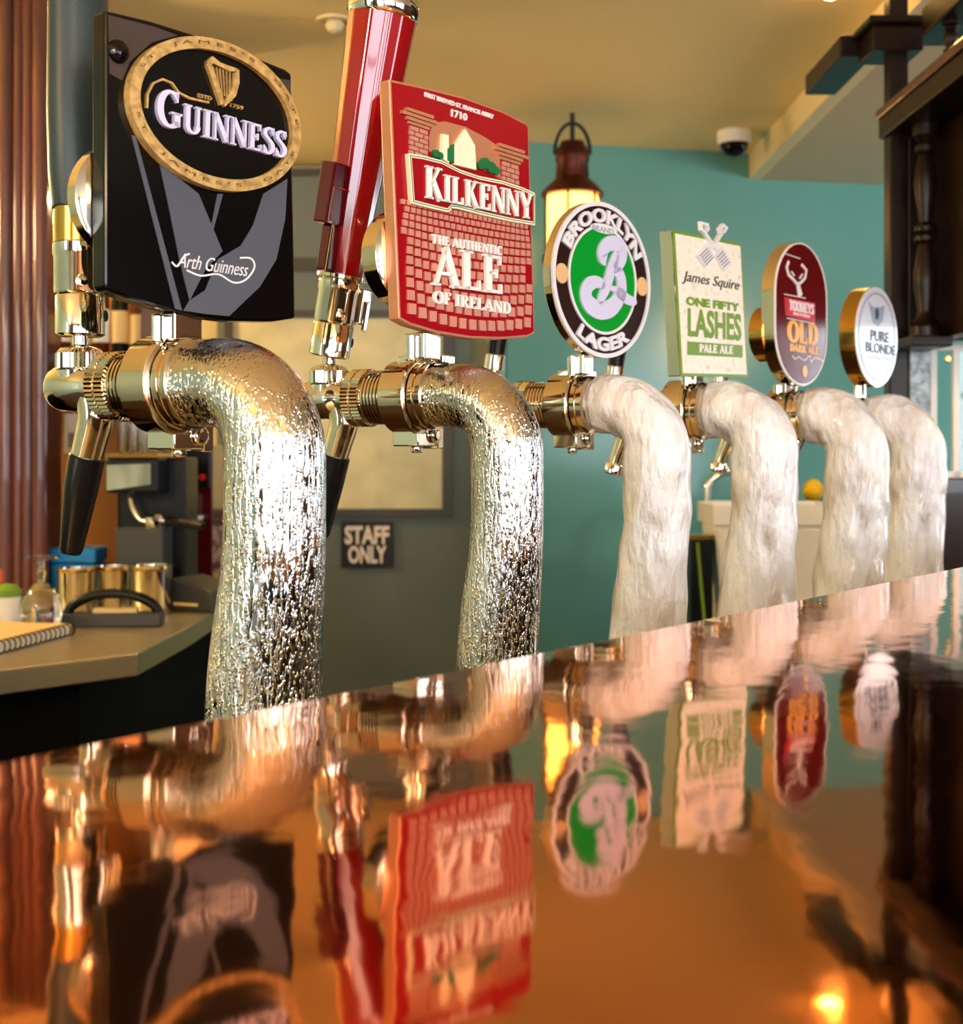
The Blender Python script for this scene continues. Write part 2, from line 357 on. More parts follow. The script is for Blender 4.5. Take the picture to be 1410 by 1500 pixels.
windowed('wall_rear', 'x', REAR, LEFT, RIGHT, RW_WIN, -1)
windowed('wall_right', 'y', RIGHT, REAR, 5.6, SW_WIN, 1)
windowed('wall_left', 'y', LEFT, REAR, 5.6, LW_WIN, -1).data.materials[0] = M['wall_l']
n = 0
for along, const, wins in (('x', REAR-.06, RW_WIN), ('y', RIGHT+.06, SW_WIN), ('y', LEFT-.06, LW_WIN)):
    for a, b in wins:
        n += 1; bm = bmesh.new(); fr = .05; t = .03
        def bar(p, q, z0, z1):
            if along == 'x': bx(bm, p, q, const-t, const+t, z0, z1)
            else: bx(bm, const-t, const+t, p, q, z0, z1)
        bar(a, a+fr, WZ0, WZ1); bar(b-fr, b, WZ0, WZ1); bar(a+fr, b-fr, WZ0, WZ0+fr); bar(a+fr, b-fr, WZ1-fr, WZ1)
        bar((a+b)/2-.02, (a+b)/2+.02, WZ0+fr, WZ1-fr); bar(a+fr, (a+b)/2-.02, .45, .48); bar((a+b)/2+.02, b-fr, .45, .48)
        struct(link('window_%d' % n, bm, M['white'], room=True))
# teal wall, slightly turned, and the set-back wall with the staff door
DW = 4.47
tx0 = rp(742, 0, 4.12).x; ang = math.radians(11.6)
bm = bmesh.new(); bx(bm, 0, 3.2, 0, .12, FLOOR, CEIL)
ow = link('wall_back', bm, M['teal']); ow.matrix_world = ROOM @ Matrix.Translation((tx0, 4.12, 0)) @ Matrix.Rotation(ang, 4, 'Z'); struct(ow)
struct(room_box('wall_return', tx0-.06, tx0-.004, 4.12, DW+.1, FLOOR, CEIL, M['teal']))
struct(room_box('wall_door', LEFT, tx0-.06, DW, DW+.12, FLOOR, CEIL, M['olive']))
# lower soffit with its fascia at the right
sx = rp(1100, 0, 4.3).x
struct(room_box('trim_1', sx-.012, sx+.03, REAR, 4.75, CEIL-.085, CEIL, M['fascia']))
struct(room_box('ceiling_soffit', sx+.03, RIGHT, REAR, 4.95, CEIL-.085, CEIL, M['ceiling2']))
# staff door with frosted pane
dx0, dx1 = rp(322, 0, DW).x, rp(690, 0, DW).x
def dz(py): return rp(0, py, DW-.05).z
door = struct(room_box('door_1', dx0, dx1, DW-.05, DW, FLOOR, CEIL-.03, M['door']))
def dbox(name, p0, p1, y0, y1, d0, d1, m):
    bm = bmesh.new(); bx(bm, rp(p0, 0, DW-.05).x, rp(p1, 0, DW-.05).x, DW-.05-d1, DW-.05-d0, dz(y1), dz(y0)); return link(name, bm, m, door)
dbox('pane', 342, 648, 466, 745, 0, .006, M['frost'])
for a in ((330, 664, 455, 466), (330, 664, 745, 757), (330, 342, 466, 745), (648, 664, 466, 745)): dbox('moulding', *a, 0, .022, M['doordark'])
dbox('top_rail', 330, 664, 378, 398, 0, .014, M['doordark']); dbox('top_rail', 330, 664, 248, 258, 0, .014, M['doordark'])
sg = tag(room_box('staff_sign', rp(500, 0, DW-.05).x, rp(577, 0, DW-.05).x, DW-.062, DW-.0502, dz(831), dz(763), M['ink']), 'small black sign reading STAFF ONLY in white on the grey door', 'sign')
for s, y0, y1, xa, xb in (('STAFF', 797, 770, 505, 570), ('ONLY', 825, 799, 510, 566)):
    b, w = font_bm(s, .035); z0, z1 = dz(y0), dz(y1)
    for v in b.verts:
        v.co = Vector((rp(xa, 0, DW-.06).x+v.co.x/w*(rp(xb, 0, DW-.06).x-rp(xa, 0, DW-.06).x), DW-.062-.002*v.co.z, z0+(z1-z0)*v.co.y))
    link('lettering', b, M['whitee'], sg)

# ------------------------------------------------------------------ bar (world frame: x along the taps, y towards the bartender)
BV = .372
bar = thing('bar_counter', 'long glossy copper-topped bar in the foreground mirroring the taps', 'bar', (1.0, .0, FLOOR))
def wb(name, x0, x1, y0, y1, z0, z1, m, parent, bevel=0):
    l = parent.location if parent else Vector((0, 0, 0))
    bm = bmesh.new(); bx(bm, x0-l.x, x1-l.x, y0-l.y, y1-l.y, z0-l.z, z1-l.z); return link(name, bm, m, parent, bevel=bevel)
wb('copper_top', -1.2, 2.1, -.42, BV, -.035, 0, M['copper'], bar, .004)
wb('bar_body', -1.15, 2.05, -.25, BV-.05, FLOOR, -.035, M['darkwood'], bar)
sv = thing('service_counter', 'low steel service counter behind the bar on which the taps stand', 'counter', (1.0, .6, FLOOR))
wb('steel_top', -1.15, 2.1, BV-.045, .92, -.29, -.25, M['steel'], sv)
wb('under_cabinet', -1.1, 2.05, BV-.04, .86, FLOOR, -.29, M['blackcab'], sv)

# ------------------------------------------------------------------ beer taps
ZB = -.25
ARM = math.radians(9.29)
BROT = Matrix.Rotation(math.radians(-12.7), 4, 'Z')
ROWV = .6733
def row_u(px):
    a = (px-CX)/F; return ROWV*(.7819+.6235*a)/(.6235-.7819*a)
def zr(z): return z-ZB
def column_path(k=1.0, t_end=.085, ice=0.0):
    ctl = [(.010, -.25, .0405), (.010, -.13, .0405), (.0095, -.075, .0402), (.006, -.03, .0385), (.0015, .012, .0362), (0, .045, .0355), (0, .080, .0355)]
    pts = [(0, t, zr(z), r*k+ice) for t, z, r in cr(ctl, 5)]
    pts += [(0, .05-.05*math.cos(math.radians(a)), zr(.097+.05*math.sin(math.radians(a))), (.0355-.0035*a/90)*k+ice) for a in range(0, 91, 6)]
    pts += [(0, t, zr(.147), .0315*k+ice) for t in (.056, .062, .068) if t < t_end]
    pts.append((0, t_end, zr(.147), .0312*k+ice))
    return pts
AX = Matrix.Translation((0, 0, zr(.147))) @ Matrix.Rotation(-PI/2, 4, 'X')      # lathe z -> arm direction (+y)
def hexbolt(bm, mtx, r=.006, h=.006): lathe(bm, [(r, 0), (r, h*.7), (r*.8, h)], 6, mtx)
def make_tap(px, label, k, iced, style):
    t = thing('beer_tap', label, 'beer tap', (row_u(px), ROWV, ZB), ARM, 'beer taps in a row along the bar')
    # column with elbow
    bm = bmesh.new(); tube(bm, column_path(k*(.86 if iced else 1)), 48); link('column', bm, M['chrome'] if iced else M['wet'], t, True)
    bm = bmesh.new(); lathe(bm, [(.052, 0), (.052, .006), (.046, .010), (.043, .012)], 40, Matrix.Translation((0, .010, 0))); link('base_flange', bm, M['chrome'], t, True)
    if iced:
        rnd = random.Random(int(px)); ph = [rnd.random()*6.28 for _ in range(6)]
        def wob(i, a): return 1+.022*math.sin(2*a+ph[0]+i*.33)+.018*math.sin(3*a+ph[1]-i*.5)+.014*math.sin(5*a+ph[2]+i*.8)+.012*math.sin(i*1.1+ph[3])
        P = [p for p in column_path(k, .066, .0012) if p[2] > .012]
        P[-1] = P[-1][:3]+(P[-1][3]*.9,); e = P[-1]; P.append((0, e[1]+.004, e[2], e[3]*.93))
        bm = bmesh.new(); tube(bm, P, 48, wob=wob); o = link('ice_coat', bm, M['ice'], t, True); o['label'] = 'frosty white ice on the column'
    # collar, clamp, thread, coupling nut along the arm
    rr = .0312*(k if k < 1.05 else 1.0); rr = max(rr, .028)
    bm = bmesh.new(); lathe(bm, [(rr*.99, .070), (rr*1.07, .071), (rr*1.07, .075), (rr*1.02, .0755), (rr*1.02, .078), (rr*1.08, .0785), (rr*1.08, .083), (rr, .0835)], 48, AX); link('collar', bm, M['brasschrome'], t, True)
    rc = rr*1.14
    bm = bmesh.new(); lathe(bm, [(rr, .0845), (rc, .085), (rc+.002, .0865), (rc+.002, .089), (rc, .0905), (rc, .112), (rc-.002, .114), (rr*.8, .116)], 48, AX); cl = link('clamp', bm, M['brasschrome'], t, True)
    bm = bmesh.new()
    bx(bm, -.006, .024, .086, .113, zr(.147)-rc-.012, zr(.147)-rc+.006); bx(bm, .024, .034, .084, .104, zr(.147)-rc-.014, zr(.147)-rc+.012)
    lathe(bm, [(.0075, 0), (.0075, .003), (.005, .005)], 20, Matrix.Translation((.020, .0858, zr(.147)-rc-.002)) @ Matrix.Rotation(PI/2, 4, 'X'))
    hexbolt(bm, Matrix.Translation((.014, .1, zr(.147)-rc-.012)) @ Matrix.Rotation(PI, 4, 'X')); link('clamp_bolt_block', bm, M['chrome'], cl, True, bevel=.0012)
    bm = bmesh.new(); prof = [(.018, .114)]
    for i in range(6): z = .116+i*.0036; prof += [(.0245, z), (.0245, z+.0018), (.0225, z+.0022), (.0225, z+.0034)]
    lathe(bm, prof+[(.018, .140)], 40, AX); link('threaded_pipe', bm, M['brasschrome'], t, True)
    bm = bmesh.new(); kn = lambda i, q: (1.0 if q % 2 else .955)
    lathe(bm, [(.021, .138), (.0262, .139), (.0262, .147), (.0246, .1475), (.0246, .149), (.0262, .1495), (.0262, .157), (.020, .160)], 96, AX, wob=lambda i, q: kn(i, q) if i in (1, 2, 5, 6) else 1); link('knurled_nut', bm, M['brasschrome'], t)
    # faucet: body, bonnet nut, spout
    bm = bmesh.new(); lathe(bm, [(.013, .158), (.0165, .162), (.0165, .172), (.0185, .176), (.0185, .203), (.0165, .209), (.010, .212)], 32, AX)
    lathe(bm, [(.0175, 0), (.0175, .0125), (.014, .0145)], 32, Matrix.Translation((0, .187, zr(.147)))); fb = link('faucet_body', bm, M['chrome'], t, True)
    bm = bmesh.new(); lathe(bm, [(.014, 0), (.0185, .001), (.0185, .012), (.015, .016), (.008, .018), (.006, .019), (.006, .026)], 72, Matrix.Translation((0, .187, zr(.1605))), wob=lambda i, q: (1.0 if q % 2 else .95) if i in (1, 2) else 1); link('bonnet_nut', bm, M['chrome'], fb)
    if style in ('black', 'red'):
        bm = bmesh.new(); tube(bm, cr([(0, .172, zr(.140), .0145), (0, .170, zr(.125), .0135), (0, .176, zr(.106), .0125), (0, .181, zr(.092), .012)], 6), 28); sp = link('spout', bm, M['brasschrome'], t, True)
        bm = bmesh.new(); tube(bm, [(0, .1795, zr(.095), .0128), (0, .1800, zr(.0935), .0138), (0, .186, zr(.07), .0130), (0, .1965, zr(.023), .0088), (0, .1972, zr(.020), .0075)], 28)
        s2 = link('nozzle_sleeve', bm, M['black'], t, True); s2['label'] = 'black plastic nozzle sleeve'
    else:
        bm = bmesh.new(); tube(bm, cr([(0, .174, zr(.140), .013), (0, .172, zr(.122), .011), (0, .180, zr(.100), .009), (0, .186, zr(.082), .0085)], 6), 24); sp = link('spout', bm, M['brasschrome'], t, True)
        bm = bmesh.new(); tube(bm, [(0, .1850, zr(.085), .0098), (0, .1856, zr(.083), .0112), (0, .1882, zr(.074), .0112), (0, .1888, zr(.072), .0095)], 24); link('nozzle_ring', bm, M['chrome'], sp, True)
    return t
def handle(t, style):
    z0 = zr(.1860); Y = .187
    lean = {'black': 0.0, 'red': math.radians(-11), 'plain': math.radians(-9)}[style]
    R = Matrix.Translation((0, Y, z0)) @ Matrix.Rotation(-lean, 4, 'X')      # positive lean tips it away from the customer
    def tr(bm): bmesh.ops.transform(bm, matrix=R, verts=bm.verts[:]); return bm
    if style == 'plain':
        bm = bmesh.new(); lathe(bm, [(.008, 0), (.011, .001), (.011, .016), (.009, .018)], 24); link('handle_ferrule', tr(bm), M['chrome'], t, True)
        bm = bmesh.new(); lathe(bm, [(.0095, .016), (.010, .03), (.0125, .075), (.0145, .108), (.013, .114), (.006, .117)], 24); o = link('handle', tr(bm), M['black'], t, True); o['label'] = 'black tapered tap handle'
        return
    bm = bmesh.new(); lathe(bm, [(.016, 0), (.0185, .0015), (.0185, .030), (.0172, .032)], 40); f = link('handle_ferrule', tr(bm), M['chrome'], t, True)
    bm = bmesh.new(); lathe(bm, [(.0045, 0), (.0045, .0006), (.0025, .0006), (.0022, -.0006)], 20, Matrix.Translation((.011, -.0150, .016)) @ Matrix.Rotation(PI/2, 4, 'X') @ Matrix.Rotation(math.radians(20), 4, 'Y')); link('set_screw', tr(bm), M['blackgloss'], f, True)
    bm = bmesh.new(); lathe(bm, [(.0188, .032), (.0195, .0335), (.0195, .060), (.0205, .062), (.0205, .070), (.018, .072)], 40); 
    up = link('upper_ferrule', tr(bm), M['chrome'], t, True)
    bm = bmesh.new(); bx(bm, .004, .020, -.0235, -.008, .034, .067); bx(bm, .009, .015, -.0265, -.0235, .028, .056); link('pivot_block', tr(bm), M['chrome'], up, bevel=.002)
    bm = bmesh.new(); lathe(bm, [(.0045, 0), (.0045, .002), (.003, .0025)], 20, Matrix.Translation((-.013, -.0150, .040)) @ Matrix.Rotation(PI/2, 4, 'X') @ Matrix.Rotation(math.radians(-38), 4, 'Y')); link('slotted_screw', tr(bm), M['chrome'], up, True)
    if style == 'black':
        bm = bmesh.new(); lathe(bm, [(.0185, .070), (.020, .071), (.020, .098), (.017, .1)], 40); link('brass_band', tr(bm), M['brass'], t, True)
        # paddle: rounded, cut obliquely at its foot, rising out of the picture
        bm = bmesh.new(); seg = 40; rings = []
        for zz, rx, ry in [(.0, .020, .018), (.02, .0235, .020), (.08, .0255, .020), (.16, .0250, .019), (.23, .0235, .018), (.262, .021, .016), (.272, .012, .010)]:
            ring = []
            for q in range(seg):
                a = 2*PI*q/seg; x = rx*math.cos(a); y = ry*math.sin(a)
                cut = (.088-.018*(x/.02)+.008*math.cos(a*1)) if zz == 0 else 0
                ring.append(bm.verts.new((x-.002, y, (cut if zz == 0 else .09+zz+(.0 if zz > .05 else -.012*(x/.02))))))
            rings.append(ring)
        for a, b in zip(rings, rings[1:]):
            for q in range(seg): bm.faces.new((a[q], a[(q+1) % seg], b[(q+1) % seg], b[q]))
        bm.faces.new(rings[0][::-1]); bm.faces.new(rings[-1]); o = link('handle', tr(bm), M['paddle'], t, True); o['label'] = 'dark green-grey paddle handle'
    else:
        bm = bmesh.new(); lathe(bm, [(.020, .072), (.0235, .073), (.0235, .076), (.020, .077)], 40); link('handle_flange', tr(bm), M['brasschrome'], t, True)
        bm = bmesh.new(); n8 = 12
        prof = [(.0195, .077), (.0215, .11), (.0245, .17), (.0280, .25), (.0312, .309)]
        lathe(bm, prof, n8*4, wob=lambda i, q: 1-.035*(q % 4 == 0)); 
        o = link('handle', tr(bm), M['redacryl'], t, True); o['label'] = 'translucent red fluted tap handle'
        bm = bmesh.new(); lathe(bm, [(.0312, .309), (.0325, .311), (.0325, .322), (.029, .330), (.012, .335)], 48); link('handle_cap', tr(bm), M['chrome'], o, True)
        bm = bmesh.new(); bx(bm, -.034, -.016, -.006, .006, .077, .118); bx(bm, -.046, -.016, -.008, .008, .118, .172); fo = link('handle_fin', tr(bm), M['dkred'], o, bevel=.002)
        bm = bmesh.new(); tube(bm, [(-.0345, -.0075, .077, .0012), (-.0345, -.0075, .121, .0012), (-.043, -.0085, .121, .0012), (-.043, -.0085, .150, .0012), (-.02, -.0085, .150, .0012)], 8); link('fin_trim', tr(bm), M['brasschrome'], o, True)
def clampz(t): return zr(.147)+.034
def badge_frame(t, tb):
    """local badge matrix: x along the face, y up, z towards the customers"""
    return Matrix.Translation((0, tb, zr(0))) @ BROT @ Matrix.Rotation(PI/2, 4, 'X')
class Badge:
    def __init__(s, t, tb):
        s.t = t; s.ml = badge_frame(t, tb)
        mt = Matrix.Translation(t.location) @ Matrix.Rotation(ARM, 4, 'Z'); s.inv = (mt @ s.ml).inverted()
    def L(s, px, py, z=0.0):
        o = s.inv @ Vector((0, 0, ZC)); d = s.inv.to_3x3() @ (FW+RT*((px-CX)/F)+Vector((0, 0, (HY-py)/F)))
        q = o+d*((z-o.z)/d.z); return (q.x, q.y)
    def body(s, bm, m, name='badge', smooth=False, bevel=0, label=None):
        o = link(name, bm, m, s.t, smooth, bevel=bevel); o.matrix_local = s.ml; s.o = o
        if label: o['label'] = label
        return o
    def sub(s, name, bm, m, smooth=False, label=None):
        o = link(name, bm, m, s.o, smooth)
        if label: o['label'] = label
        return o
    def stext(s, name, txt, pl, pr, hpx, z0, z1, m, bold=1.0, first=1.0):
        bm, w = serif_bm(txt, bold, first); A, B = s.L(*pl), s.L(*pr); h = abs(s.L(pl[0], pl[1]-hpx)[1]-A[1])
        return s.sub(name, place_text(bm, w, A, B, h, z0, z1), m)
    def ftext(s, name, txt, pl, pr, hpx, z0, z1, m, off=.02):
        bm, w = font_bm(txt, off); A, B = s.L(*pl), s.L(*pr); h = abs(s.L(pl[0], pl[1]-hpx)[1]-A[1])
        return s.sub(name, place_text(bm, w, A, B, h, z0, z1), m)
    def bracket(s, cx, ytop, w=.022):
        """chrome post from the clamp to the badge foot, in tap coordinates"""
        bm = bmesh.new(); zt = zr(.147)+.030
        p = s.ml @ Vector((cx, ytop, -.005)); 
        bx(bm, p.x-w/2, p.x+w/2, p.y, p.y+.014, zt, p.z+.0006)
        tube(bm, [(p.x-w/2-.004, p.y+.012, zt-.002, .0045), (p.x-w/2-.004, p.y+.012, p.z-.001, .0045)], 16)
        bx(bm, -.010, .010, min(p.y, .088), .106, zt-.002, zt+.006)
        link('badge_bracket', bm, M['chrome'], s.t, bevel=.0015)
def inset(pts, d):
    n = len(pts); out = []
    ar = sum(pts[i][0]*pts[(i+1) % n][1]-pts[(i+1) % n][0]*pts[i][1] for i in range(n))
    sg = 1 if ar > 0 else -1
    for i in range(n):
        a, b, c = Vector(pts[i-1]), Vector(pts[i]), Vector(pts[(i+1) % n])
        e1 = (b-a).normalized(); e2 = (c-b).normalized(); n1 = Vector((-e1.y, e1.x))*sg; n2 = Vector((-e2.y, e2.x))*sg
        m_ = n1+n2; l = m_.length
        if l < 1e-6: m_ = n1; l = 1
        m_ = m_/l; k = d/max(.35, m_.dot(n1)); out.append((b.x+m_.x*k, b.y+m_.y*k))
    return out
def ell(c, rx, ry, n=64, a0=0, rot=0):
    cr_, sr = math.cos(rot), math.sin(rot)
    return [(c[0]+rx*math.cos(a0+2*PI*k/n)*cr_-ry*math.sin(a0+2*PI*k/n)*sr, c[1]+rx*math.cos(a0+2*PI*k/n)*sr+ry*math.sin(a0+2*PI*k/n)*cr_) for k in range(n)]
def stroke_sub(b, name, lines, w, z0, z1, m):
    bm = bmesh.new()
    for ln in lines: ribbon(bm, [(p[0], p[1], p[2] if len(p) > 2 else w) for p in ln], z0, z1)
    return b.sub(name, bm, m)

# ---- tap with the black harp badge
t1 = make_tap(402, 'nearest chrome tap, beaded with water, carrying the big black badge with a gold oval', 1.0, False, 'black'); handle(t1, 'black')
b = Badge(t1, .07); L = b.L
top = [L(153, 14), L(220, 30), L(290, 52), L(360, 78), L(418, 101), L(427, 108)]
bot = [L(433, 466), L(400, 471), L(340, 470), L(290, 464), L(230, 450), L(190, 438), L(158, 425), L(153, 418)]
bm = bmesh.new(); prism(bm, (top+bot)[::-1], -.016, 0); b.body(bm, M['blackgloss'], bevel=.002, label='black enamel badge with gold oval rim and white lettering')
c = L(306, 168); rx = (L(432, 205)[0]-L(181, 130)[0])/2; ry = (L(306, 58)[1]-L(306, 280)[1])/2*.985
c = ((L(432, 205)[0]+L(181, 130)[0])/2, (L(306, 58)[1]+L(306, 280)[1])/2)
bm = bmesh.new(); lo = ell(c, rx, ry); li = ell(c, rx-.0085, ry-.0085)
ring2d(bm, lo, li, -.002, .0075); b.sub('oval_rim', bm, M['gold'], True, 'gold oval rim with engraved lettering')
bm = bmesh.new(); prism(bm, ell(c, rx-.0085, ry-.0085), 0, .003); b.sub('oval_field', bm, M['blackgloss'])
for txt, mid, span, inw in (('ST  JAMES\'S  GATE', 82, 150, False), ('ST  JAMES\'S  GATE', 268, 150, True)):
    tb_, w = font_bm(' '.join(txt), .0)
    for v in tb_.verts:
        q = v.co.x/w-.5; a = math.radians(mid-q*span if not inw else mid+q*span); k = -.0058+.0034*v.co.y if not inw else -.0026-.0034*v.co.y
        v.co = Vector((c[0]+(rx+k)*math.cos(a), c[1]+(ry+k)*math.sin(a), .0072+.0006*v.co.z))
    b.sub('rim_lettering', tb_, M['rimtext'])['kind'] = 'stuff'
b.stext('brand_lettering', 'GUINNESS', (221, 184), (412, 234), 42, .003, .0065, M['lilac'], 1.0, 1.32)
A, B2 = L(214, 198), L(417, 252)
# raised gold line over the first letters, harp, small words
hp = lambda x, y: L(x, y)
def PL(*q): return [hp(*p) for p in q]
stroke_sub(b, 'gold_swash', [PL((209, 160), (210, 140), (218, 124), (232, 118), (246, 124), (256, 138), (272, 146), (300, 152))], .0016, .003, .0055, M['gold'])
stroke_sub(b, 'harp', [PL((298, 95), (303, 108), (311, 132), (319, 155)), [(*p, w) for p, w in zip(PL((297, 96), (304, 90), (315, 97), (328, 103), (340, 105)), (.004, .005, .003, .004, .002))],
    [(*p, w) for p, w in zip(PL((340, 104), (339, 122), (334, 140), (320, 156)), (.003, .005, .005, .003))]], .0042, .003, .0065, M['gold'])
stroke_sub(b, 'harp_strings', [PL((306+5*k, 99+1.6*k), (312+3.6*k, 126+4*k+(6-k)*1.5)) for k in range(7)], .0009, .003, .005, M['gold'])
b.ftext('small_lettering', 'ESTD', (285, 144), (305, 149), 6, .003, .0045, M['gold'], .01); b.ftext('small_lettering', '1759', (332, 158), (351, 163), 6, .003, .0045, M['gold'], .01)
# grey ribbon folded as a great V, and flat dark grey corners
def poly_sub(name, pts, z, m):
    bm = bmesh.new(); prism(bm, pts, 0, z); return b.sub(name, bm, m)
poly_sub('grey_band', PL((192, 198), (198, 199), (266, 455), (256, 452)), .0006, M['grey'])
poly_sub('grey_band', PL((233, 240), (262, 262), (290, 284), (325, 368), (300, 395), (277, 440), (262, 380), (246, 300)), .0008, M['grey'])
poly_sub('grey_band', PL((385, 284), (420, 262), (417, 320), (404, 380), (380, 420), (335, 463), (300, 460), (268, 455), (277, 440), (300, 425), (318, 380), (352, 360), (370, 330)), .0007, M['grey'])
poly_sub('grey_band', PL((318, 284), (326, 284), (312, 336), (309, 330)), .0006, M['grey'])
poly_sub('grey_corner', PL((158, 22), (228, 40), (260, 52), (222, 62), (190, 90), (178, 118), (160, 108)), .0006, M['umber'])
poly_sub('grey_corner', PL((392, 112), (424, 118), (427, 160), (414, 150)), .0006, M['umber'])
bm = bmesh.new(); lathe(bm, [(.0085, 0), (.0075, .003), (.004, .005), (.001, .0055)], 24, Matrix.Translation((*L(172, 76), 0))); b.sub('stud', bm, M['blackgloss'], True)
def hand(bd, name, txt, pl, pr, hpx, z0, z1, m, off=.0, sl=.45):
    bm_, w_ = font_bm(txt, off)
    for v in bm_.verts: v.co.x += sl*v.co.y
    A_, B_ = bd.L(*pl), bd.L(*pr); h_ = abs(bd.L(pl[0], pl[1]-hpx)[1]-A_[1])
    return bd.sub(name, place_text(bm_, w_+sl, A_, B_, h_, z0, z1), m)
hand(b, 'signature', 'Arth Guinness', (258, 391), (364, 406), 21, .0008, .0016, M['silver'], -.004)
stroke_sub(b, 'signature_flourish', [[L(*p[:2]) for p in cr(q, 6)] for q in ([(250, 384), (258, 390), (268, 376), (276, 372)], [(272, 396), (292, 404), (318, 402), (340, 414), (358, 410), (371, 392), (366, 379), (350, 378)])], .0013, .0008, .0015, M['silver'])
b.bracket(L(282, 0)[0], L(282, 460)[1], .030)
bm = bmesh.new(); lathe(bm, [(.034, -.030), (.040, -.027), (.040, -.017), (.036, -.016)], 40, Matrix.Translation((L(205, 300)[0], L(205, 290)[1], 0))); b.sub('back_mount', bm, M['brasschrome'], True)

# ---- tap with the red cobbled badge
t2 = make_tap(743, 'wet chrome tap with the red and copper cobblestone badge and a tall red handle', .875, False, 'red'); handle(t2, 'red')
b = Badge(t2, .046); L = b.L
out = [L(570, 116), L(625, 128), L(680, 142), L(735, 162), L(770, 180), L(774, 186), L(783, 488), L(772, 494), L(735, 497), L(690, 496), L(640, 488), L(600, 476), L(584, 467)]
bm = bmesh.new(); prism(bm, out[::-1], -.012, 0); b.body(bm, M['copperedge'], bevel=.0008, label='red and copper cast badge with cobblestones and a banner')
inn = inset(out, .0022)
bm = bmesh.new(); prism(bm, inn, 0, .0006); b.sub('red_field', bm, M['red'])
# cobbles: rows shrink and fan towards the banner
bm = bmesh.new(); yb = L(690, 485)[1]; yt = L(690, 312)[1]; x0, x1 = L(588, 470)[0], L(781, 490)[0]; xm = (x0+x1)/2
y = yb; hh = .0125; row = 0
import itertools
def inside(p, poly):
    r = False; j = len(poly)-1
    for i in range(len(poly)):
        if (poly[i][1] > p[1]) != (poly[j][1] > p[1]) and p[0] < (poly[j][0]-poly[i][0])*(p[1]-poly[i][1])/(poly[j][1]-poly[i][1])+poly[i][0]: r = not r
        j = i
    return r
keep = inset(out, .0042); rnd = random.Random(3)
while y < yt:
    f = (y-yb)/(yt-yb); w = .0125*(1-.52*f); cols = int((x1-x0)/w)+6
    for q in range(-cols//2, cols//2+1):
        sh = .5*(row % 2)
        xc = xm+(q+sh)*w*(1+.0); bow = .010*((xc-xm)/(x1-x0))**2*4*(1-f)
        pts = [(xc-w*.36+rnd.uniform(-.06, .06)*w, y+bow+hh*.08), (xc+w*.36+rnd.uniform(-.06, .06)*w, y+bow+hh*.08), (xc+w*.35, y+bow+hh*.80), (xc-w*.35, y+bow+hh*.80)]
        if all(inside(p, keep) for p in pts) and pts[2][1] < yt+.004:
            prism(bm, pts, .0004, .0022+rnd.uniform(-.0003, .0003))
    y += hh; hh *= .93; row += 1
o = b.sub('cobble_relief', bm, M['copperbrick'], label='copper cobblestones in relief'); o['kind'] = 'stuff'
# stone arch, pillars with bricks, abbey
bm = bmesh.new(); prism(bm, [L(*p) for p in ((627, 200), (632, 180), (650, 178), (680, 186), (710, 202), (730, 216), (731, 262), (700, 245), (660, 228), (627, 222))][::-1], .0004, .0012); b.sub('arch_panel', bm, M['copperedge'])
for px0, px1, ys0, yd in ((597, 624, 160, .33), (732, 757, 212, .32)):
    bm = bmesh.new()
    for q, (e, hh2) in enumerate(((6, 6), (12, 6), (5, 6), (2, 5))):
        yy = ys0+sum((6, 6, 6, 5)[:q]); prism(bm, [L(px0-e, yy+yd*-e), L(px1+e, yy+yd*(px1-px0+e)), L(px1+e, yy+hh2*.8+yd*(px1-px0+e)), L(px0-e, yy+hh2*.8-yd*e)][::-1], .0004, .0045-.0006*q)
    b.sub('pillar_capital', bm, M['copperedge'])
    bm = bmesh.new(); n_ = 5
    for r_ in range(10):
        yy = ys0+24+r_*7.2; off = (r_ % 2)*.5
        for q in range(-1, 3):
            a0 = max(px0, px0+(q+off)*(px1-px0)/2+.8); a1 = min(px1, px0+(q+1+off)*(px1-px0)/2-.8)
            if a1-a0 < 3: continue
            s_ = yd
            prism(bm, [L(a0, yy+s_*(a0-px0)), L(a1, yy+s_*(a1-px0)), L(a1, yy+6+s_*(a1-px0)), L(a0, yy+6+s_*(a0-px0))][::-1], .0004, .0026)
    o = b.sub('pillar_bricks', bm, M['copperbrick']); o['kind'] = 'stuff'
b.sub('abbey', (lambda bm: (prism(bm, [L(*p) for p in ((658, 232), (659, 215), (676, 190), (690, 214), (692, 250), (660, 242))][::-1], .001, .0045), prism(bm, [L(*p) for p in ((641, 232), (643, 197), (652, 199), (653, 240))][::-1], .001, .004), bm)[-1])(bmesh.new()), M['cream'])
bm = bmesh.new(); prism(bm, [L(*p) for p in ((650, 236), (650, 219), (659, 212), (659, 240))][::-1], .001, .005)
b.sub('abbey_side', bm, M['dkgreen'])
for grp in ((((634, 226), .004), ((640, 229), .0035)), (((706, 240), .006), ((715, 246), .006), ((722, 251), .0045), ((699, 243), .004))):
    bm = bmesh.new()
    for p_, r_ in grp: prism(bm, ell(L(*p_), r_, r_*.85, 9), .001, .0046)
    b.sub('bush', bm, M['dkgreen'])
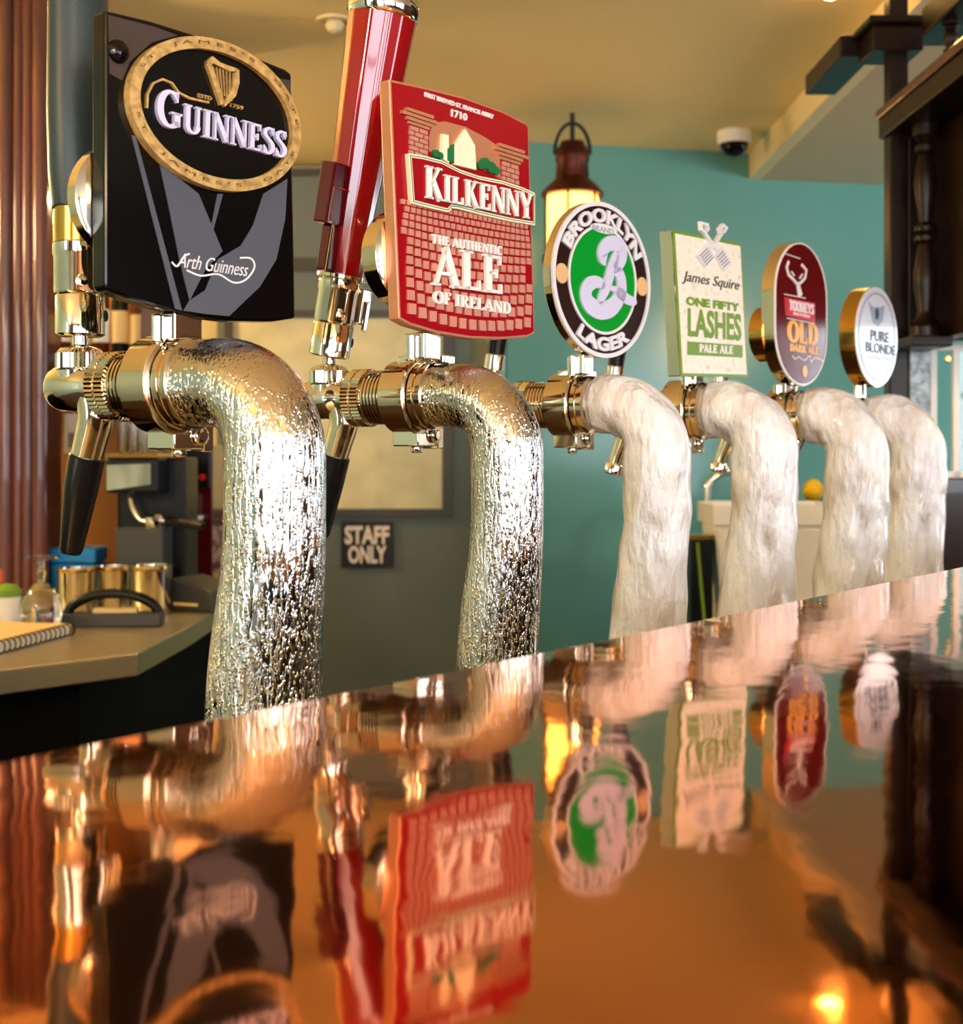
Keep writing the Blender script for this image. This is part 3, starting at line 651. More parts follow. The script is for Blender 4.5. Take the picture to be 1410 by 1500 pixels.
# banner
ban = [L(*p) for p in ((592, 226), (612, 229), (640, 236), (668, 250), (695, 259), (730, 266), (760, 276), (777, 284), (777, 331), (740, 325), (700, 316), (665, 307), (655, 306), (650, 312), (620, 305), (597, 299))]
bm = bmesh.new(); prism(bm, ban[::-1], 0, .0052); b.sub('banner', bm, M['cream'])
bm = bmesh.new(); ring2d(bm, inset(ban, .0014), inset(ban, .0020), .005, .0056); b.sub('banner_line', bm, M['dkgreen'])
bm = bmesh.new(); prism(bm, inset(ban, .0032)[::-1], .0052, .0058); b.sub('banner_field', bm, M['red'])
for dx, m_, z_ in ((1.6, M['dkgreen'], .0072), (0, M['whitee'], .0082)):
    b.stext('brand_lettering', 'KILKENNY', (613+dx, 291+dx*.8), (771+dx, 323+dx*.8), 40, .0056, z_, m_, 1.05, 1.18)
b.ftext('small_lettering', 'FIRST BREWED ST. FRANCIS ABBEY', (620, 142), (721, 175), 7, .0006, .002, M['whitee'], .02)
b.ftext('small_lettering', '1710', (659, 171), (682, 178), 11, .0006, .002, M['whitee'], .02)
b.stext('small_lettering', 'THE AUTHENTIC', (628, 357), (731, 375), 14, .002, .0042, M['whitee'], 1.25)
b.stext('brand_lettering', 'ALE', (630, 418), (732, 432), 58, .002, .0055, M['whitee'])
b.stext('small_lettering', 'OF IRELAND', (630, 444), (743, 461), 18, .002, .0045, M['whitee'], 1.15)
b.bracket(L(640, 0)[0], L(640, 488)[1], .026)
bm = bmesh.new(); lathe(bm, [(.034, -.034), (.041, -.031), (.041, -.014), (.036, -.012)], 48, Matrix.Translation((L(618, 300)[0], L(600, 372)[1], 0))); b.sub('back_mount', bm, M['brasschrome'], True)

# ---- tap with the round green badge
t3 = make_tap(962, 'ice-coated tap with the round green and black badge', .91, True, 'plain'); handle(t3, 'plain')
b = Badge(t3, .063); L = b.L
c = ((L(806, 400)[0]+L(950, 420)[0])/2, (L(878, 296)[1]+L(878, 524)[1])/2); R = (L(878, 296)[1]-L(878, 524)[1])/2; RX = (L(951, 420)[0]-L(808, 400)[0])/2
def EL(k, n=72): return ell(c, RX*k, R*k, n)
bm = bmesh.new(); prism(bm, EL(1), -.010, 0); b.body(bm, M['brasschrome'], bevel=.001, label='round green badge with black ring and white lettering')
bm = bmesh.new(); prism(bm, EL(.985), 0, .0008); b.sub('black_ring', bm, M['brown'])
bm = bmesh.new(); ring2d(bm, EL(1.0), EL(.945), 0, .0026); ring2d(bm, EL(.70), EL(.665), 0, .0024); b.sub('silver_rims', bm, M['silver'], True)
bm = bmesh.new(); prism(bm, EL(.665), 0, .0014); b.sub('green_field', bm, M['green'])
for txt, mid, span, inw, r0, h in (('BROOKLYN', 90, 128, False, .73, .185), ('LAGER', 270, 74, True, .915, .185)):
    tb_, w = font_bm(txt, .045)
    for v in tb_.verts:
        q = v.co.x/w-.5; a = math.radians(mid-q*span if not inw else mid+q*span); k = r0+h*v.co.y if not inw else r0-h*v.co.y
        v.co = Vector((c[0]+RX*k*math.cos(a), c[1]+R*k*math.sin(a), .0008+.0022*v.co.z))
    b.sub('brand_lettering', tb_, M['silver'])
bm = bmesh.new(); prism(bm, ell((c[0], c[1]+R*.66), RX*.27, R*.062, 20), .0014, .0028); b.sub('small_banner', bm, M['silver'])
b.ftext('small_lettering', 'BRAND', (864, 337), (895, 344), 8, .0028, .0032, M['bluegrey'], .01)
for sx_ in (-1, 1):
    bm = bmesh.new(); prism(bm, ell((c[0]+sx_*RX*.82, c[1]-.0*R), RX*.115, R*.125, 28), .0008, .0024); b.sub('tan_dot', bm, M['tan'])
def ec(x, y): return (c[0]+RX*x, c[1]+R*y)
def zq(pts): return [(*L(790+x/6, 280+y/6), w_*.00021) for x, y, w_ in pts]
stroke_sub(b, 'script_letter', [cr(zq(q), 7) for q in (
    [(565, 610, 60), (535, 585, 70), (535, 520, 72), (580, 470, 75), (645, 462, 75), (700, 505, 75), (700, 590, 75), (660, 665, 60), (630, 690, 40)],
    [(630, 690, 40), (680, 735, 70), (700, 820, 75), (680, 930, 85), (610, 1025, 90), (510, 1050, 90), (420, 1000, 90), (385, 910, 85), (410, 830, 75), (470, 800, 60), (525, 820, 50), (540, 860, 40)],
    [(660, 545, 45), (635, 610, 60), (600, 720, 65), (570, 830, 65), (530, 920, 55), (500, 985, 30)],
    [(600, 850, 25), (640, 870, 35), (690, 905, 60), (745, 950, 55), (800, 972, 45), (828, 965, 25)])], .01, .0014, .0036, M['lilac'])
b.bracket(L(868, 0)[0], L(868, 520)[1], .024)

# ---- tap with the pale rectangular badge
t4 = make_tap(1119, 'ice-coated tap with the white and green rectangular badge topped by crossed paddles', 1.03, True, 'plain'); handle(t4, 'plain')
b = Badge(t4, .067); L = b.L
out = [L(984, 337), L(1084, 357), L(1094, 553), L(996, 551)]
bm = bmesh.new(); prism(bm, out[::-1], -.017, 0); b.body(bm, M['chrome'], bevel=.001, label='white rectangular badge with green print')
bm = bmesh.new(); prism(bm, out[::-1], 0, .0012); b.sub('green_border', bm, M['lime'])
bm = bmesh.new(); prism(bm, inset(out[::-1], .0035), .0012, .0018); b.sub('paper_field', bm, M['paper'])
z0, z1 = .0018, .0026
b.ftext('small_lettering', 'ONE FIFTY', (1002, 447), (1080, 457), 13, z0, z1, M['lime'], .05)
b.ftext('brand_lettering', 'LASHES', (1005, 493), (1083, 500), 42, z0, z1, M['lime'], .03)
bm = bmesh.new(); prism(bm, [L(1004, 500), L(1085, 506), L(1085, 524), L(1004, 520)][::-1], z0, .0022); b.sub('green_bar', bm, M['lime'])
b.stext('small_lettering', 'PALE ALE', (1021, 516), (1071, 519), 12, .0022, .003, M['whitee'], 1.3)
hand(b, 'signature', 'James Squire', (996, 416), (1082, 430), 20, z0, z1, M['ink'], .0, .3)
bm = bmesh.new()
for S_ in (((1028, 393), (1015, 375), (1030, 357), (1040, 376)), ((1055, 398), (1043, 376), (1052, 362), (1066, 387))):
    prism(bm, [L(*p) for p in S_], .0018, .0058)
for S_ in (((1020, 325), (1031, 328), (1033, 337), (1027, 344), (1021, 338)), ((1047, 336), (1053, 328), (1060, 334), (1056, 342), (1050, 344))): ring2d(bm, [L(*p) for p in S_], inset([L(*p) for p in S_], .0032), .001, .006)
ribbon(bm, [(*L(1028, 342), .004), (*L(1040, 360), .004), (*L(1052, 372), .004)], .001, .005); ribbon(bm, [(*L(1052, 342), .004), (*L(1040, 360), .004), (*L(1034, 366), .004)], .001, .006)
pd = b.sub('crossed_paddles', bm, M['silver'], label='two crossed silver paddles')
stroke_sub(b, 'paddle_lines', [[L(1018+q*2.2, 376+q*3.2), L(1030+q*2.0, 364+q*3.4)] for q in range(5)]+[[L(1044+q*2.2, 378+q*3.6), L(1053+q*2.2, 368+q*4.0)] for q in range(5)], .0008, .0058, .0062, M['ink'])
b.bracket(L(1030, 0)[0], L(1030, 550)[1], .026)

# ---- tap with the tall dark red badge
t5 = make_tap(1254, 'ice-coated tap with the tall rounded maroon badge showing a white stag', 1.12, True, 'plain'); handle(t5, 'plain')
b = Badge(t5, .077); L = b.L
def stadium(k=0.0):
    P = []
    l, r_ = L(1133, 440)[0]+k, L(1210, 470)[0]-k; tp, bt = L(1165, 353)[1]-k, L(1178, 566)[1]+k; rad = (r_-l)/2; xm_ = (l+r_)/2
    P += [(xm_+rad*math.cos(a*PI/18), tp-rad+rad*math.sin(a*PI/18)) for a in range(0, 19)]
    P += [(xm_+rad*math.cos(a*PI/18), bt+rad+rad*math.sin(a*PI/18)) for a in range(18, 37)]
    return P
bm = bmesh.new(); prism(bm, stadium(), -.018, 0); b.body(bm, M['brasschrome'], smooth=True, label='tall rounded maroon badge with silver edge')
bm = bmesh.new(); prism(bm, stadium(.0025), 0, .001); b.sub('maroon_field', bm, M['maroon'])
bm = bmesh.new(); ring2d(bm, stadium(.0008), stadium(.0028), 0, .0018); b.sub('edge_line', bm, M['whitee'])
z0, z1 = .001, .0018
bm = bmesh.new(); prism(bm, [L(1147, 435), L(1192, 444), L(1192, 472), L(1149, 462)][::-1], z0, .0014); b.sub('red_panel', bm, M['redlabel'])
b.stext('small_lettering', 'TOOHEYS'.replace('Y', 'Y'), (1154, 454), (1190, 461), 15, .0014, .002, M['whitee'], 1.5)
b.ftext('small_lettering', 'BROTHERS', (1160, 461), (1184, 466), 4, .0014, .002, M['whitee'], .03)
b.stext('brand_lettering', 'OLD', (1152, 500), (1196, 506), 31, z0, z1, M['orange'], 1.5)
b.stext('small_lettering', 'DARK ALE', (1155, 514), (1197, 520), 11, z0, z1, M['orange'], 1.6)
stroke_sub(b, 'stag', [[(*L(*p), .0035) for p in ((1153, 383), (1150, 392), (1153, 403), (1160, 410), (1165, 416))], [(*L(*p), .0035) for p in ((1172, 388), (1179, 396), (1177, 407), (1172, 413), (1167, 417))],
    [(*L(1166, 414), .006), (*L(1168, 424), .008), (*L(1170, 434), .011)], [(*L(1157, 398), .002), (*L(1161, 404), .002)], [(*L(1173, 402), .002), (*L(1169, 408), .002)]], .003, z0, .0026, M['whitee'])
for q in ([L(1146, 371), L(1170, 379)], [L(1147, 431), L(1178, 437)], [L(1151, 466), L(1191, 474)]): stroke_sub(b, 'white_line', [q], .0012, z0, z1, M['whitee'])
stroke_sub(b, 'script_line', [[L(*p) for p in cr([(1158, 521), (1163, 526), (1168, 523), (1176, 528), (1184, 521), (1186, 530), (1192, 524), (1203, 529)], 4)]], .0012, z0, z1, M['whitee'])
bm = bmesh.new(); prism(bm, ell(L(1177, 544), .0062, .0078, 20), z0, z1); b.sub('gold_seal', bm, M['orange'])
bm = bmesh.new(); lathe(bm, [(.030, -.040), (.037, -.036), (.037, -.016), (.034, -.015)], 40, Matrix.Translation((L(1152, 480)[0], L(1152, 488)[1], 0))); b.sub('back_mount', bm, M['brass'], True)
b.bracket(L(1160, 0)[0], L(1160, 562)[1], .024)

# ---- tap with the small round white badge
t6 = make_tap(1343, 'farthest ice-coated tap with the small round white badge', 1.09, True, 'plain'); handle(t6, 'plain')
b = Badge(t6, .059); L = b.L
c = ((L(1251, 490)[0]+L(1313, 497)[0])/2, (L(1283, 420)[1]+L(1283, 567)[1])/2); R = (L(1283, 420)[1]-L(1283, 567)[1])/2; RX = (L(1313, 497)[0]-L(1251, 490)[0])/2
bm = bmesh.new(); prism(bm, ell(c, RX, R), -.024, 0); b.body(bm, M['brass'], smooth=True, label='round white badge in a deep gold case')
bm = bmesh.new(); prism(bm, ell(c, RX*.99, R*.99), 0, .0015); b.sub('white_field', bm, M['palebl'])
bm = bmesh.new(); ring2d(bm, ell(c, RX*.88, R*.88), ell(c, RX*.84, R*.84), .0015, .002); b.sub('ring_line', bm, M['bluegrey'])
b.ftext('brand_lettering', 'PURE', (1273, 499), (1300, 503), 16, .0015, .0023, M['navy'], .02); b.ftext('brand_lettering', 'BLONDE', (1266, 515), (1309, 521), 15, .0015, .0023, M['navy'], .02)
stroke_sub(b, 'script_line', [[L(*p) for p in cr([(1269, 520), (1274, 525), (1280, 522), (1287, 527), (1294, 524), (1302, 530)], 4)]], .0012, .0015, .002, M['bluegrey'])
bm = bmesh.new(); prism(bm, [L(*p) for p in ((1270, 441), (1276, 450), (1288, 450), (1293, 447), (1291, 470), (1284, 478), (1276, 472))][::-1], .0015, .002); b.sub('winged_emblem', bm, M['bluegrey'])
bm = bmesh.new(); ring2d(bm, ell(L(1282, 460), .0055, .0085, 24), ell(L(1282, 460), .0038, .0064, 24), .002, .0026); prism(bm, ell(L(1282, 460), .0038, .0064, 24), .002, .0023); b.sub('emblem_ring', bm, M['navy'])
b.bracket(L(1275, 0)[0], L(1275, 563)[1], .022)

# ------------------------------------------------------------------ lamps
def rthing(name, label, cat, p, rz=0, group=None):
    """a thing whose Empty stands at room point p"""
    w = ROOM @ Vector(p); return thing(name, label, cat, w, YAW+rz, group)
def rl(parent, name, bm, m, smooth=False, bevel=0): return link(name, bm, m, parent, smooth, bevel=bevel)
M['glow'] = mat('warm_glowing_glass', (255, 200, 120), 0.3, emit=((255, 178, 80), 4.0))
M['globe'] = mat('fill_and_shelf_glow', (255, 226, 180), 0.3, emit=((255, 216, 160), 105.0))  # emission shared by the added fill globes and the shelf lamp
M['bulb'] = mat('downlight_bulb', (255, 214, 150), 0.3, emit=((255, 196, 110), 30.0))
M['lantern'] = mat('rusty_copper', (96, 38, 24), 0.4, .6, noise=((52, 20, 14), (20, 20, 20), 3, .35, .7))
M['iron'] = mat('black_iron', (20, 16, 14), 0.5)
M['clear'] = mat('clear_glass', (250, 252, 250), 0.02, trans=1.0, ior=1.45)
M['amber'] = mat('amber_bottle_glass', (92, 42, 12), 0.08, spec=.6)
M['darkbottle'] = mat('dark_bottle_glass', (18, 22, 16), 0.08, spec=.6)
M['bluepl'] = mat('blue_plastic', (24, 140, 214), 0.35)
M['whitepl'] = mat('white_plastic', (238, 236, 230), 0.4)
M['yellow'] = mat('yellow_sponge', (246, 196, 20), 0.7)
M['orangepl'] = mat('orange_plastic', (226, 96, 30), 0.4)
M['dgrey'] = mat('dark_grey_plastic', (54, 56, 54), 0.4)
M['screen'] = mat('pale_glossy_panel', (170, 186, 176), 0.12, noise=((90, 110, 104), (14, 3, 3), 2, .4, .65))
M['labelc'] = mat('cream_label', (232, 204, 140), 0.5)
M['labelb'] = mat('blue_label', (96, 160, 206), 0.5)
M['goldtext'] = mat('gold_leaf', (226, 190, 120), 0.35, .3)
M['stone'] = mat('flecked_grey_metal', (150, 158, 160), 0.35, .3, noise=((96, 104, 106), (60, 60, 60), 4, .4, .62))

for i, (x, y, d) in enumerate(((-1.75, 2.3, 'over the back counter, left of the picture'), (2.2, 2.0, 'beyond the dark gantry'), (.9, -1.0, 'behind the viewer near the windows'), (-1.3, -.6, 'behind the viewer by the left wall'), (-1.75, 3.8, 'beyond the back-bar shelves'))):  # out-of-view globes added to brighten the ceiling and the room
    t = rthing('fill_globe', 'added warm fill globe, out of view, hanging '+d, 'lamp', (x, y, .62), group='added fill globes')
    top = (CEIL-.085 if x > sx else CEIL)-.62
    bm = bmesh.new(); tube(bm, [(0, 0, .19, .004), (0, 0, top, .004)], 10); rl(t, 'cord', bm, M['iron'])
    bm = bmesh.new(); lathe(bm, [(.05, .172), (.045, .19), (.012, .21)], 24); rl(t, 'cap', bm, M['brass'], True)
    bm = bmesh.new(); bmesh.ops.create_uvsphere(bm, u_segments=24, v_segments=14, radius=.09, matrix=Matrix.Translation((0, 0, .09))); rl(t, 'globe', bm, M['globe'], True)
for x, y, d, on in ((.74, 2.75, 'near the soffit edge', True), (-.336, 2.97, 'above the second tap', False)):
    t = rthing('downlight', 'small round ceiling downlight '+d, 'lamp', (x, y, CEIL))
    bm = bmesh.new(); ring2d(bm, ell((0, 0), .042, .042, 32), ell((0, 0), .030, .030, 32), -.006, 0); rl(t, 'trim_ring', bm, M['fascia'], True)
    bm = bmesh.new(); lathe(bm, [(.018, -.001), (.022, -.012), (.015, -.026), (.002, -.032)], 20); rl(t, 'bulb', bm, M['bulb'] if on else M['fascia'], True)
    if not on: continue
    sl = bpy.data.lights.new('downlight_beam', 'SPOT'); sl.energy = 22; sl.color = (1, .78, .5); sl.spot_size = math.radians(120); sl.spot_blend = .8; sl.shadow_soft_size = .03
    so = bpy.data.objects.new('downlight_beam', sl); COL.objects.link(so); so.parent = t; so.location = (0, 0, -.04)
# ship's lantern hanging in front of the teal wall
LZ = 3.77; t = rthing('hanging_lantern', 'glowing amber ship lantern in a rusty copper frame hanging before the teal wall', 'lantern', rp(838, 392, LZ)); u = LZ/F
def ly(y): return (392-y)*u
bm = bmesh.new(); lathe(bm, [(.0, ly(286)), (46*u, ly(287)), (46*u, ly(284)), (36*u, ly(272)), (25*u, ly(262)), (23*u, ly(240)), (25*u, ly(236)), (25*u, ly(222)), (19*u, ly(214)), (17*u, ly(208)), (0, ly(207))], 32); rl(t, 'hood', bm, M['lantern'], True)
bm = bmesh.new(); lathe(bm, [(38*u, ly(372)), (40*u, ly(350)), (40*u, ly(300)), (37*u, ly(288))], 32); rl(t, 'glass', bm, M['glow'], True)
bm = bmesh.new(); lathe(bm, [(30*u, 0), (44*u, ly(386)), (44*u, ly(374)), (39*u, ly(372))], 32); rl(t, 'base', bm, M['lantern'], True)
bm = bmesh.new(); tube(bm, [(26*u*math.cos(a*PI/16), 0, ly(226)+26*u*math.sin(a*PI/16)*1.75, .0055) for a in range(17)], 10); tube(bm, [(0, 0, ly(210), .007), (0, 0, ly(166), .007)], 10); rl(t, 'bail', bm, M['iron'], True)
for q in range(6):
    a = q*PI/3+.3; bm = bmesh.new(); tube(bm, [(41*u*math.cos(a), 41*u*math.sin(a), ly(374), .004), (41*u*math.cos(a), 41*u*math.sin(a), ly(287), .004)], 8); rl(t, 'guard_bar', bm, M['lantern'])
# dome security camera
t = rthing('security_camera', 'small dome security camera on the ceiling beside the soffit', 'camera', (rp(1075, 0, 4.0).x, 4.0, CEIL))
bm = bmesh.new(); lathe(bm, [(.052, 0), (.052, -.03), (.046, -.038)], 32); rl(t, 'housing', bm, M['whitepl'], True)
bm = bmesh.new(); lathe(bm, [(.044, -.036), (.040, -.055), (.026, -.072), (.004, -.079)], 32); rl(t, 'dome', bm, M['blackgloss'], True)

# ------------------------------------------------------------------ left: back counter and what stands on it
CT = -.2255
def cp(px, py): Z = F*(ZC-CT)/(py-HY); return Vector(((px-CX)/F*Z, Z, CT))      # a pixel on the counter top
t = rthing('back_counter', 'metal-edged back counter with a cut corner over black cupboards', 'counter', (-1.2, 2.6, FLOOR))
pg = [(-1.75, .87), (-.556, 2.1), (-.545, 2.435), (-.56, 3.7), (-2.5, 3.7), (-2.5, .87)]
bm = bmesh.new(); prism(bm, [(x+1.2, y-2.6) for x, y in pg], CT-.038-FLOOR, CT-FLOOR); rl(t, 'counter_top', bm, M['steel'], bevel=.003)
bm = bmesh.new(); prism(bm, [(x+1.2, y-2.6) for x, y in [(-1.75, 1.0), (-.66, 2.13), (-.65, 2.45), (-.66, 3.65), (-2.45, 3.65), (-2.45, 1.0)]], 0, CT-.038-FLOOR); rl(t, 'cupboard', bm, M['blackcab'])
# spiral notebook
p = cp(52, 944); t = rthing('notebook', 'spiral-bound order pad lying at the counter edge', 'notebook', p, math.radians(-12))
bm = bmesh.new(); bx(bm, -.15, 0, -.115, .115, 0, .018); rl(t, 'pages', bm, M['whitepl'])
bm = bmesh.new(); bx(bm, -.152, .002, -.117, .117, .0182, .0205); rl(t, 'cover', bm, M['labelc'])
bm = bmesh.new()
for q in range(15):
    y_ = -.108+q*.0155; tube(bm, [(.002+.009*math.cos(a*PI/6), y_, .0115+.0105*math.sin(a*PI/6), .0014) for a in range(12)], 6, closed=True)
o = rl(t, 'spiral_wire', bm, M['black']); o['kind'] = 'stuff'
# upturned stemmed glass
p = cp(60, 925); t = tag(link('upturned_glass', (lambda bm: (lathe(bm, [(.030, 0), (.034, .012), (.037, .035), (.035, .058), (.024, .078), (.008, .088), (.0055, .095), (.009, .106), (.0055, .115), (.0065, .128), (.032, .133), (.033, .136), (.0, .1365)], 40), bm)[-1])(bmesh.new()), M['clear'], None, True), 'stemmed glass standing upside down behind the order pad', 'glass'); t.location = ROOM @ p
# small tubs at the left edge
p = cp(8, 915); t = rthing('white_tub', 'small white tub with a green lid at the left edge of the counter', 'tub', p)
bm = bmesh.new(); lathe(bm, [(.023, 0), (.026, .004), (.028, .052), (.026, .054)], 32); rl(t, 'tub_body', bm, M['whitepl'], True)
bm = bmesh.new(); lathe(bm, [(.029, .054), (.029, .066), (.02, .075), (.002, .078)], 32); rl(t, 'lid', bm, M['lime'], True)
p = cp(-6, 905); t = rthing('sauce_bottle', 'small red-brown bottle with an orange cap at the left edge', 'bottle', p)
bm = bmesh.new(); lathe(bm, [(.024, 0), (.026, .004), (.026, .055), (.013, .07)], 28); rl(t, 'bottle_body', bm, M['lantern'], True)
bm = bmesh.new(); lathe(bm, [(.014, .068), (.014, .09), (.011, .094)], 24); rl(t, 'cap', bm, M['orangepl'], True)
# three steel beakers
for px, py, r_, d in ((112, 897, .037, 'left of three, behind the upturned glass'), (166, 893, .036, 'middle of three'), (221, 898, .040, 'right of three, the largest')):
    t = rthing('steel_beaker', 'polished steel beaker on the back counter, '+d, 'beaker', cp(px, py), group='steel beakers')
    h = .094 if px > 200 else .088
    bm = bmesh.new(); lathe(bm, [(r_*.9, 0), (r_*.95, .003), (r_, h), (r_*1.04, h+.003), (r_*.97, h+.002), (r_*.92, .01), (0, .008)], 36); rl(t, 'cup', bm, M['chrome'], True)
    bm = bmesh.new(); lathe(bm, [(r_*1.01, h*.93), (r_*1.05, h*.95), (r_*1.05, h), (r_*1.0, h+.001)], 36); rl(t, 'gold_rim', bm, M['brass'], True)
# black arched-handle holder
p = cp(166, 917); t = rthing('docket_holder', 'black holder with an arched handle in front of the steel beakers', 'holder', p, math.radians(4))
bm = bmesh.new(); bx(bm, -.092, .092, -.022, .022, 0, .026); rl(t, 'base', bm, M['dgrey'], bevel=.004)
bm = bmesh.new(); tube(bm, [(-.085*math.cos(a*PI/16), 0, .018+.043*math.sin(a*PI/16), .0095) for a in range(17)], 16); rl(t, 'arched_handle', bm, M['black'], True)
bm = bmesh.new(); bx(bm, -.035, .045, -.012, .012, .026, .034); rl(t, 'paper_slips', bm, M['labelc'])
# blue box
p = cp(106, 884); t = rthing('blue_canister', 'bright blue lidded canister behind the beakers', 'canister', p)
bm = bmesh.new(); bx(bm, -.048, .048, 0, .09, 0, .085); rl(t, 'canister_body', bm, M['bluepl'], bevel=.005)
bm = bmesh.new(); bx(bm, -.050, .050, -.002, .092, .087, .118); rl(t, 'lid', bm, M['bluepl'], bevel=.005)
# card terminal
p = cp(302, 892); t = rthing('card_printer', 'dark slanted receipt printer at the right end of the back counter', 'printer', p, math.radians(-24))
bm = bmesh.new(); prism(bm, [(-.05, 0), (.055, 0), (.055, .045), (-.05, .068)], -.055, .055, Matrix.Rotation(PI/2, 4, 'X')); rl(t, 'case', bm, M['dgrey'], bevel=.004)
bm = bmesh.new(); bx(bm, -.04, .02, -.058, -.0552, .012, .018); rl(t, 'paper_slot', bm, M['labelc'])
# espresso machine
EZ = 2.78
p = Vector((rp(236, 0, EZ).x, EZ, CT)); t = rthing('espresso_machine', 'black espresso machine with a pale glossy front panel and chrome group', 'coffee machine', p)
def ex(px): return rp(px, 0, EZ).x-p.x
def ez(py): return rp(0, py, EZ).z-CT
bm = bmesh.new(); bx(bm, ex(160), ex(262), .06, .19, 0, ez(670)); rl(t, 'body', bm, M['black'], bevel=.006)
bm = bmesh.new(); bx(bm, ex(160), ex(236), -.03, .06, ez(722), ez(670)); rl(t, 'head', bm, M['black'], bevel=.006)
bm = bmesh.new(); prism(bm, [(ex(163), ez(718)), (ex(226), ez(709)), (ex(226), ez(679)), (ex(163), ez(681))], -.0345, -.031, Matrix.Rotation(PI/2, 4, 'X') @ Matrix.Scale(-1, 4, (0, 0, 1))); rl(t, 'front_panel', bm, M['screen'])
bm = bmesh.new(); bx(bm, ex(163), ex(236), -.034, .185, ez(670), ez(664)); rl(t, 'cup_tray', bm, M['brass'])
bm = bmesh.new(); tube(bm, cr([(ex(192), .0, ez(724), .008), (ex(196), -.01, ez(742), .007), (ex(207), -.015, ez(760), .006), (ex(222), -.015, ez(764), .006)], 5), 14); rl(t, 'steam_wand', bm, M['chrome'], True)
bm = bmesh.new(); lathe(bm, [(.02, ez(772)), (.022, ez(768)), (.022, ez(757)), (.016, ez(753))], 28, Matrix.Translation((ex(226), -.005, 0))); tube(bm, [(ex(219), -.005, ez(770), .006), (ex(219), -.005, ez(788), .0045)], 12); rl(t, 'group_head', bm, M['chrome'], True)
bm = bmesh.new(); tube(bm, [(ex(238), -.01, ez(762), .007), (ex(250), -.03, ez(763), .007)], 12); rl(t, 'portafilter_neck', bm, M['chrome'], True)
bm = bmesh.new(); tube(bm, [(ex(250), -.03, ez(763), .008), (ex(275), -.07, ez(762), .0105), (ex(312), -.12, ez(765), .010), (ex(317), -.127, ez(766), .006)], 16); rl(t, 'portafilter_handle', bm, M['black'], True)
bm = bmesh.new(); bx(bm, ex(174), ex(244), -.03, .06, 0, ez(772)); rl(t, 'drip_box', bm, M['dgrey'], bevel=.004)
for q in range(8):
    px = 176+q % 4*15+(q//4)*7; g = tag(link('tumbler', (lambda bm: (lathe(bm, [(.009, 0), (.0105, .002), (.0125, .066), (.0115, .0655), (.0095, .004), (0, .004)], 20), bm)[-1])(bmesh.new()), M['clear'], None, True), 'clear tumbler on the espresso machine, %s in the %s row' % (('leftmost', 'second from the left', 'third from the left', 'rightmost')[q % 4], ('front', 'rear')[q//4]), 'glass', 'tumblers on the espresso machine')
    g.location = ROOM @ Vector((rp(px, 0, EZ).x, EZ+.02+(q//4)*.07, CT+ez(664)))
# small mahogany cabinet with dials to the right of the machine
p = Vector((rp(285, 0, 3.12).x, 3.12, CT)); t = rthing('dial_cabinet', 'dark red wooden cabinet with a strip of dials beside the espresso machine', 'cabinet', p)
def ex2(px): return rp(px, 0, 3.12).x-p.x
def ez2(py): return rp(0, py, 3.12).z-CT
bm = bmesh.new(); bx(bm, ex2(251), ex2(311), .0, .2, 0, ez2(652)); rl(t, 'case', bm, M['dkred'], bevel=.004)
bm = bmesh.new(); bx(bm, ex2(255), ex2(307), -.012, -.0005, ez2(714), ez2(657)); rl(t, 'control_strip', bm, M['black'])
for px in (263, 274, 287, 298):
    bm = bmesh.new(); lathe(bm, [(.008, 0), (.008, .008), (.006, .010)], 18, Matrix.Translation((ex2(px), -.012, ez2(699))) @ Matrix.Rotation(PI/2, 4, 'X')); rl(t, 'dial', bm, M['labelc'] if px % 2 else M['redlabel'], True)
bm = bmesh.new(); lathe(bm, [(.013, 0), (.017, .002), (.017, .05), (.012, .052)], 24, Matrix.Translation((ex2(281), -.03, ez2(755)))); bx(bm, ex2(268), ex2(298), -.055, -.001, ez2(760), ez2(755)); rl(t, 'cup_shelf', bm, M['whitepl'], True)
# mahogany pilaster and back-bar shelves
PZ = 2.72; xr = rp(62, 0, PZ).x
pl = struct(room_box('trim_pilaster', xr-.36, xr-.012, PZ+.02, PZ+.16, CT, CEIL, M['redwood']))
for px, r_ in ((3, .020), (22, .012), (36, .012), (54, .017)):
    bm = bmesh.new(); x_ = rp(px, 0, PZ).x; tube(bm, [(x_, PZ+.02, CT, r_), (x_, PZ+.02, CEIL, r_)], 20); rl(pl, 'reed', bm, M['redwood'], True)
BZ = 3.0; bx0, bx1 = -1.75, rp(225, 0, BZ).x
t = rthing('back_bar_shelves', 'dark wooden back-bar shelf unit with gold lettering on its header', 'shelf unit', (-1.2, BZ, CT))
def sb(name, x0, x1, y0, y1, z0, z1, m): bm = bmesh.new(); bx(bm, x0+1.2, x1+1.2, y0-BZ, y1-BZ, z0-CT, z1-CT); return rl(t, name, bm, m)
M['backpanel'] = mat('gold_lit_panel', (150, 98, 40), 0.4)  # golden glow of the lit shelf put into the panel colour
sb('back_panel', bx0, bx1, 3.30, 3.32, CT, CEIL-.01, M['backpanel']); sb('side_panel', bx1-.03, bx1, BZ, 3.30, CT, CEIL-.01, M['redwood'])
SH = rp(0, 522, 3.1).z
sb('shelf_board', bx0, bx1-.05, BZ+.02, 3.30, SH-.02, SH, M['darkwood']); sb('shelf_board', bx0, bx1-.05, BZ+.02, 3.30, .70, .72, M['darkwood'])
hd = sb('header', bx0, bx1-.05, BZ, BZ+.02, rp(0, 135, BZ).z, CEIL-.005, M['darkwood'])
b_, w = font_bm('RIS', .02); xa, xb = rp(41, 0, BZ).x+1.2, rp(74, 0, BZ).x+1.2; za, zb = rp(0, 112, BZ).z-CT, rp(0, 66, BZ).z-CT
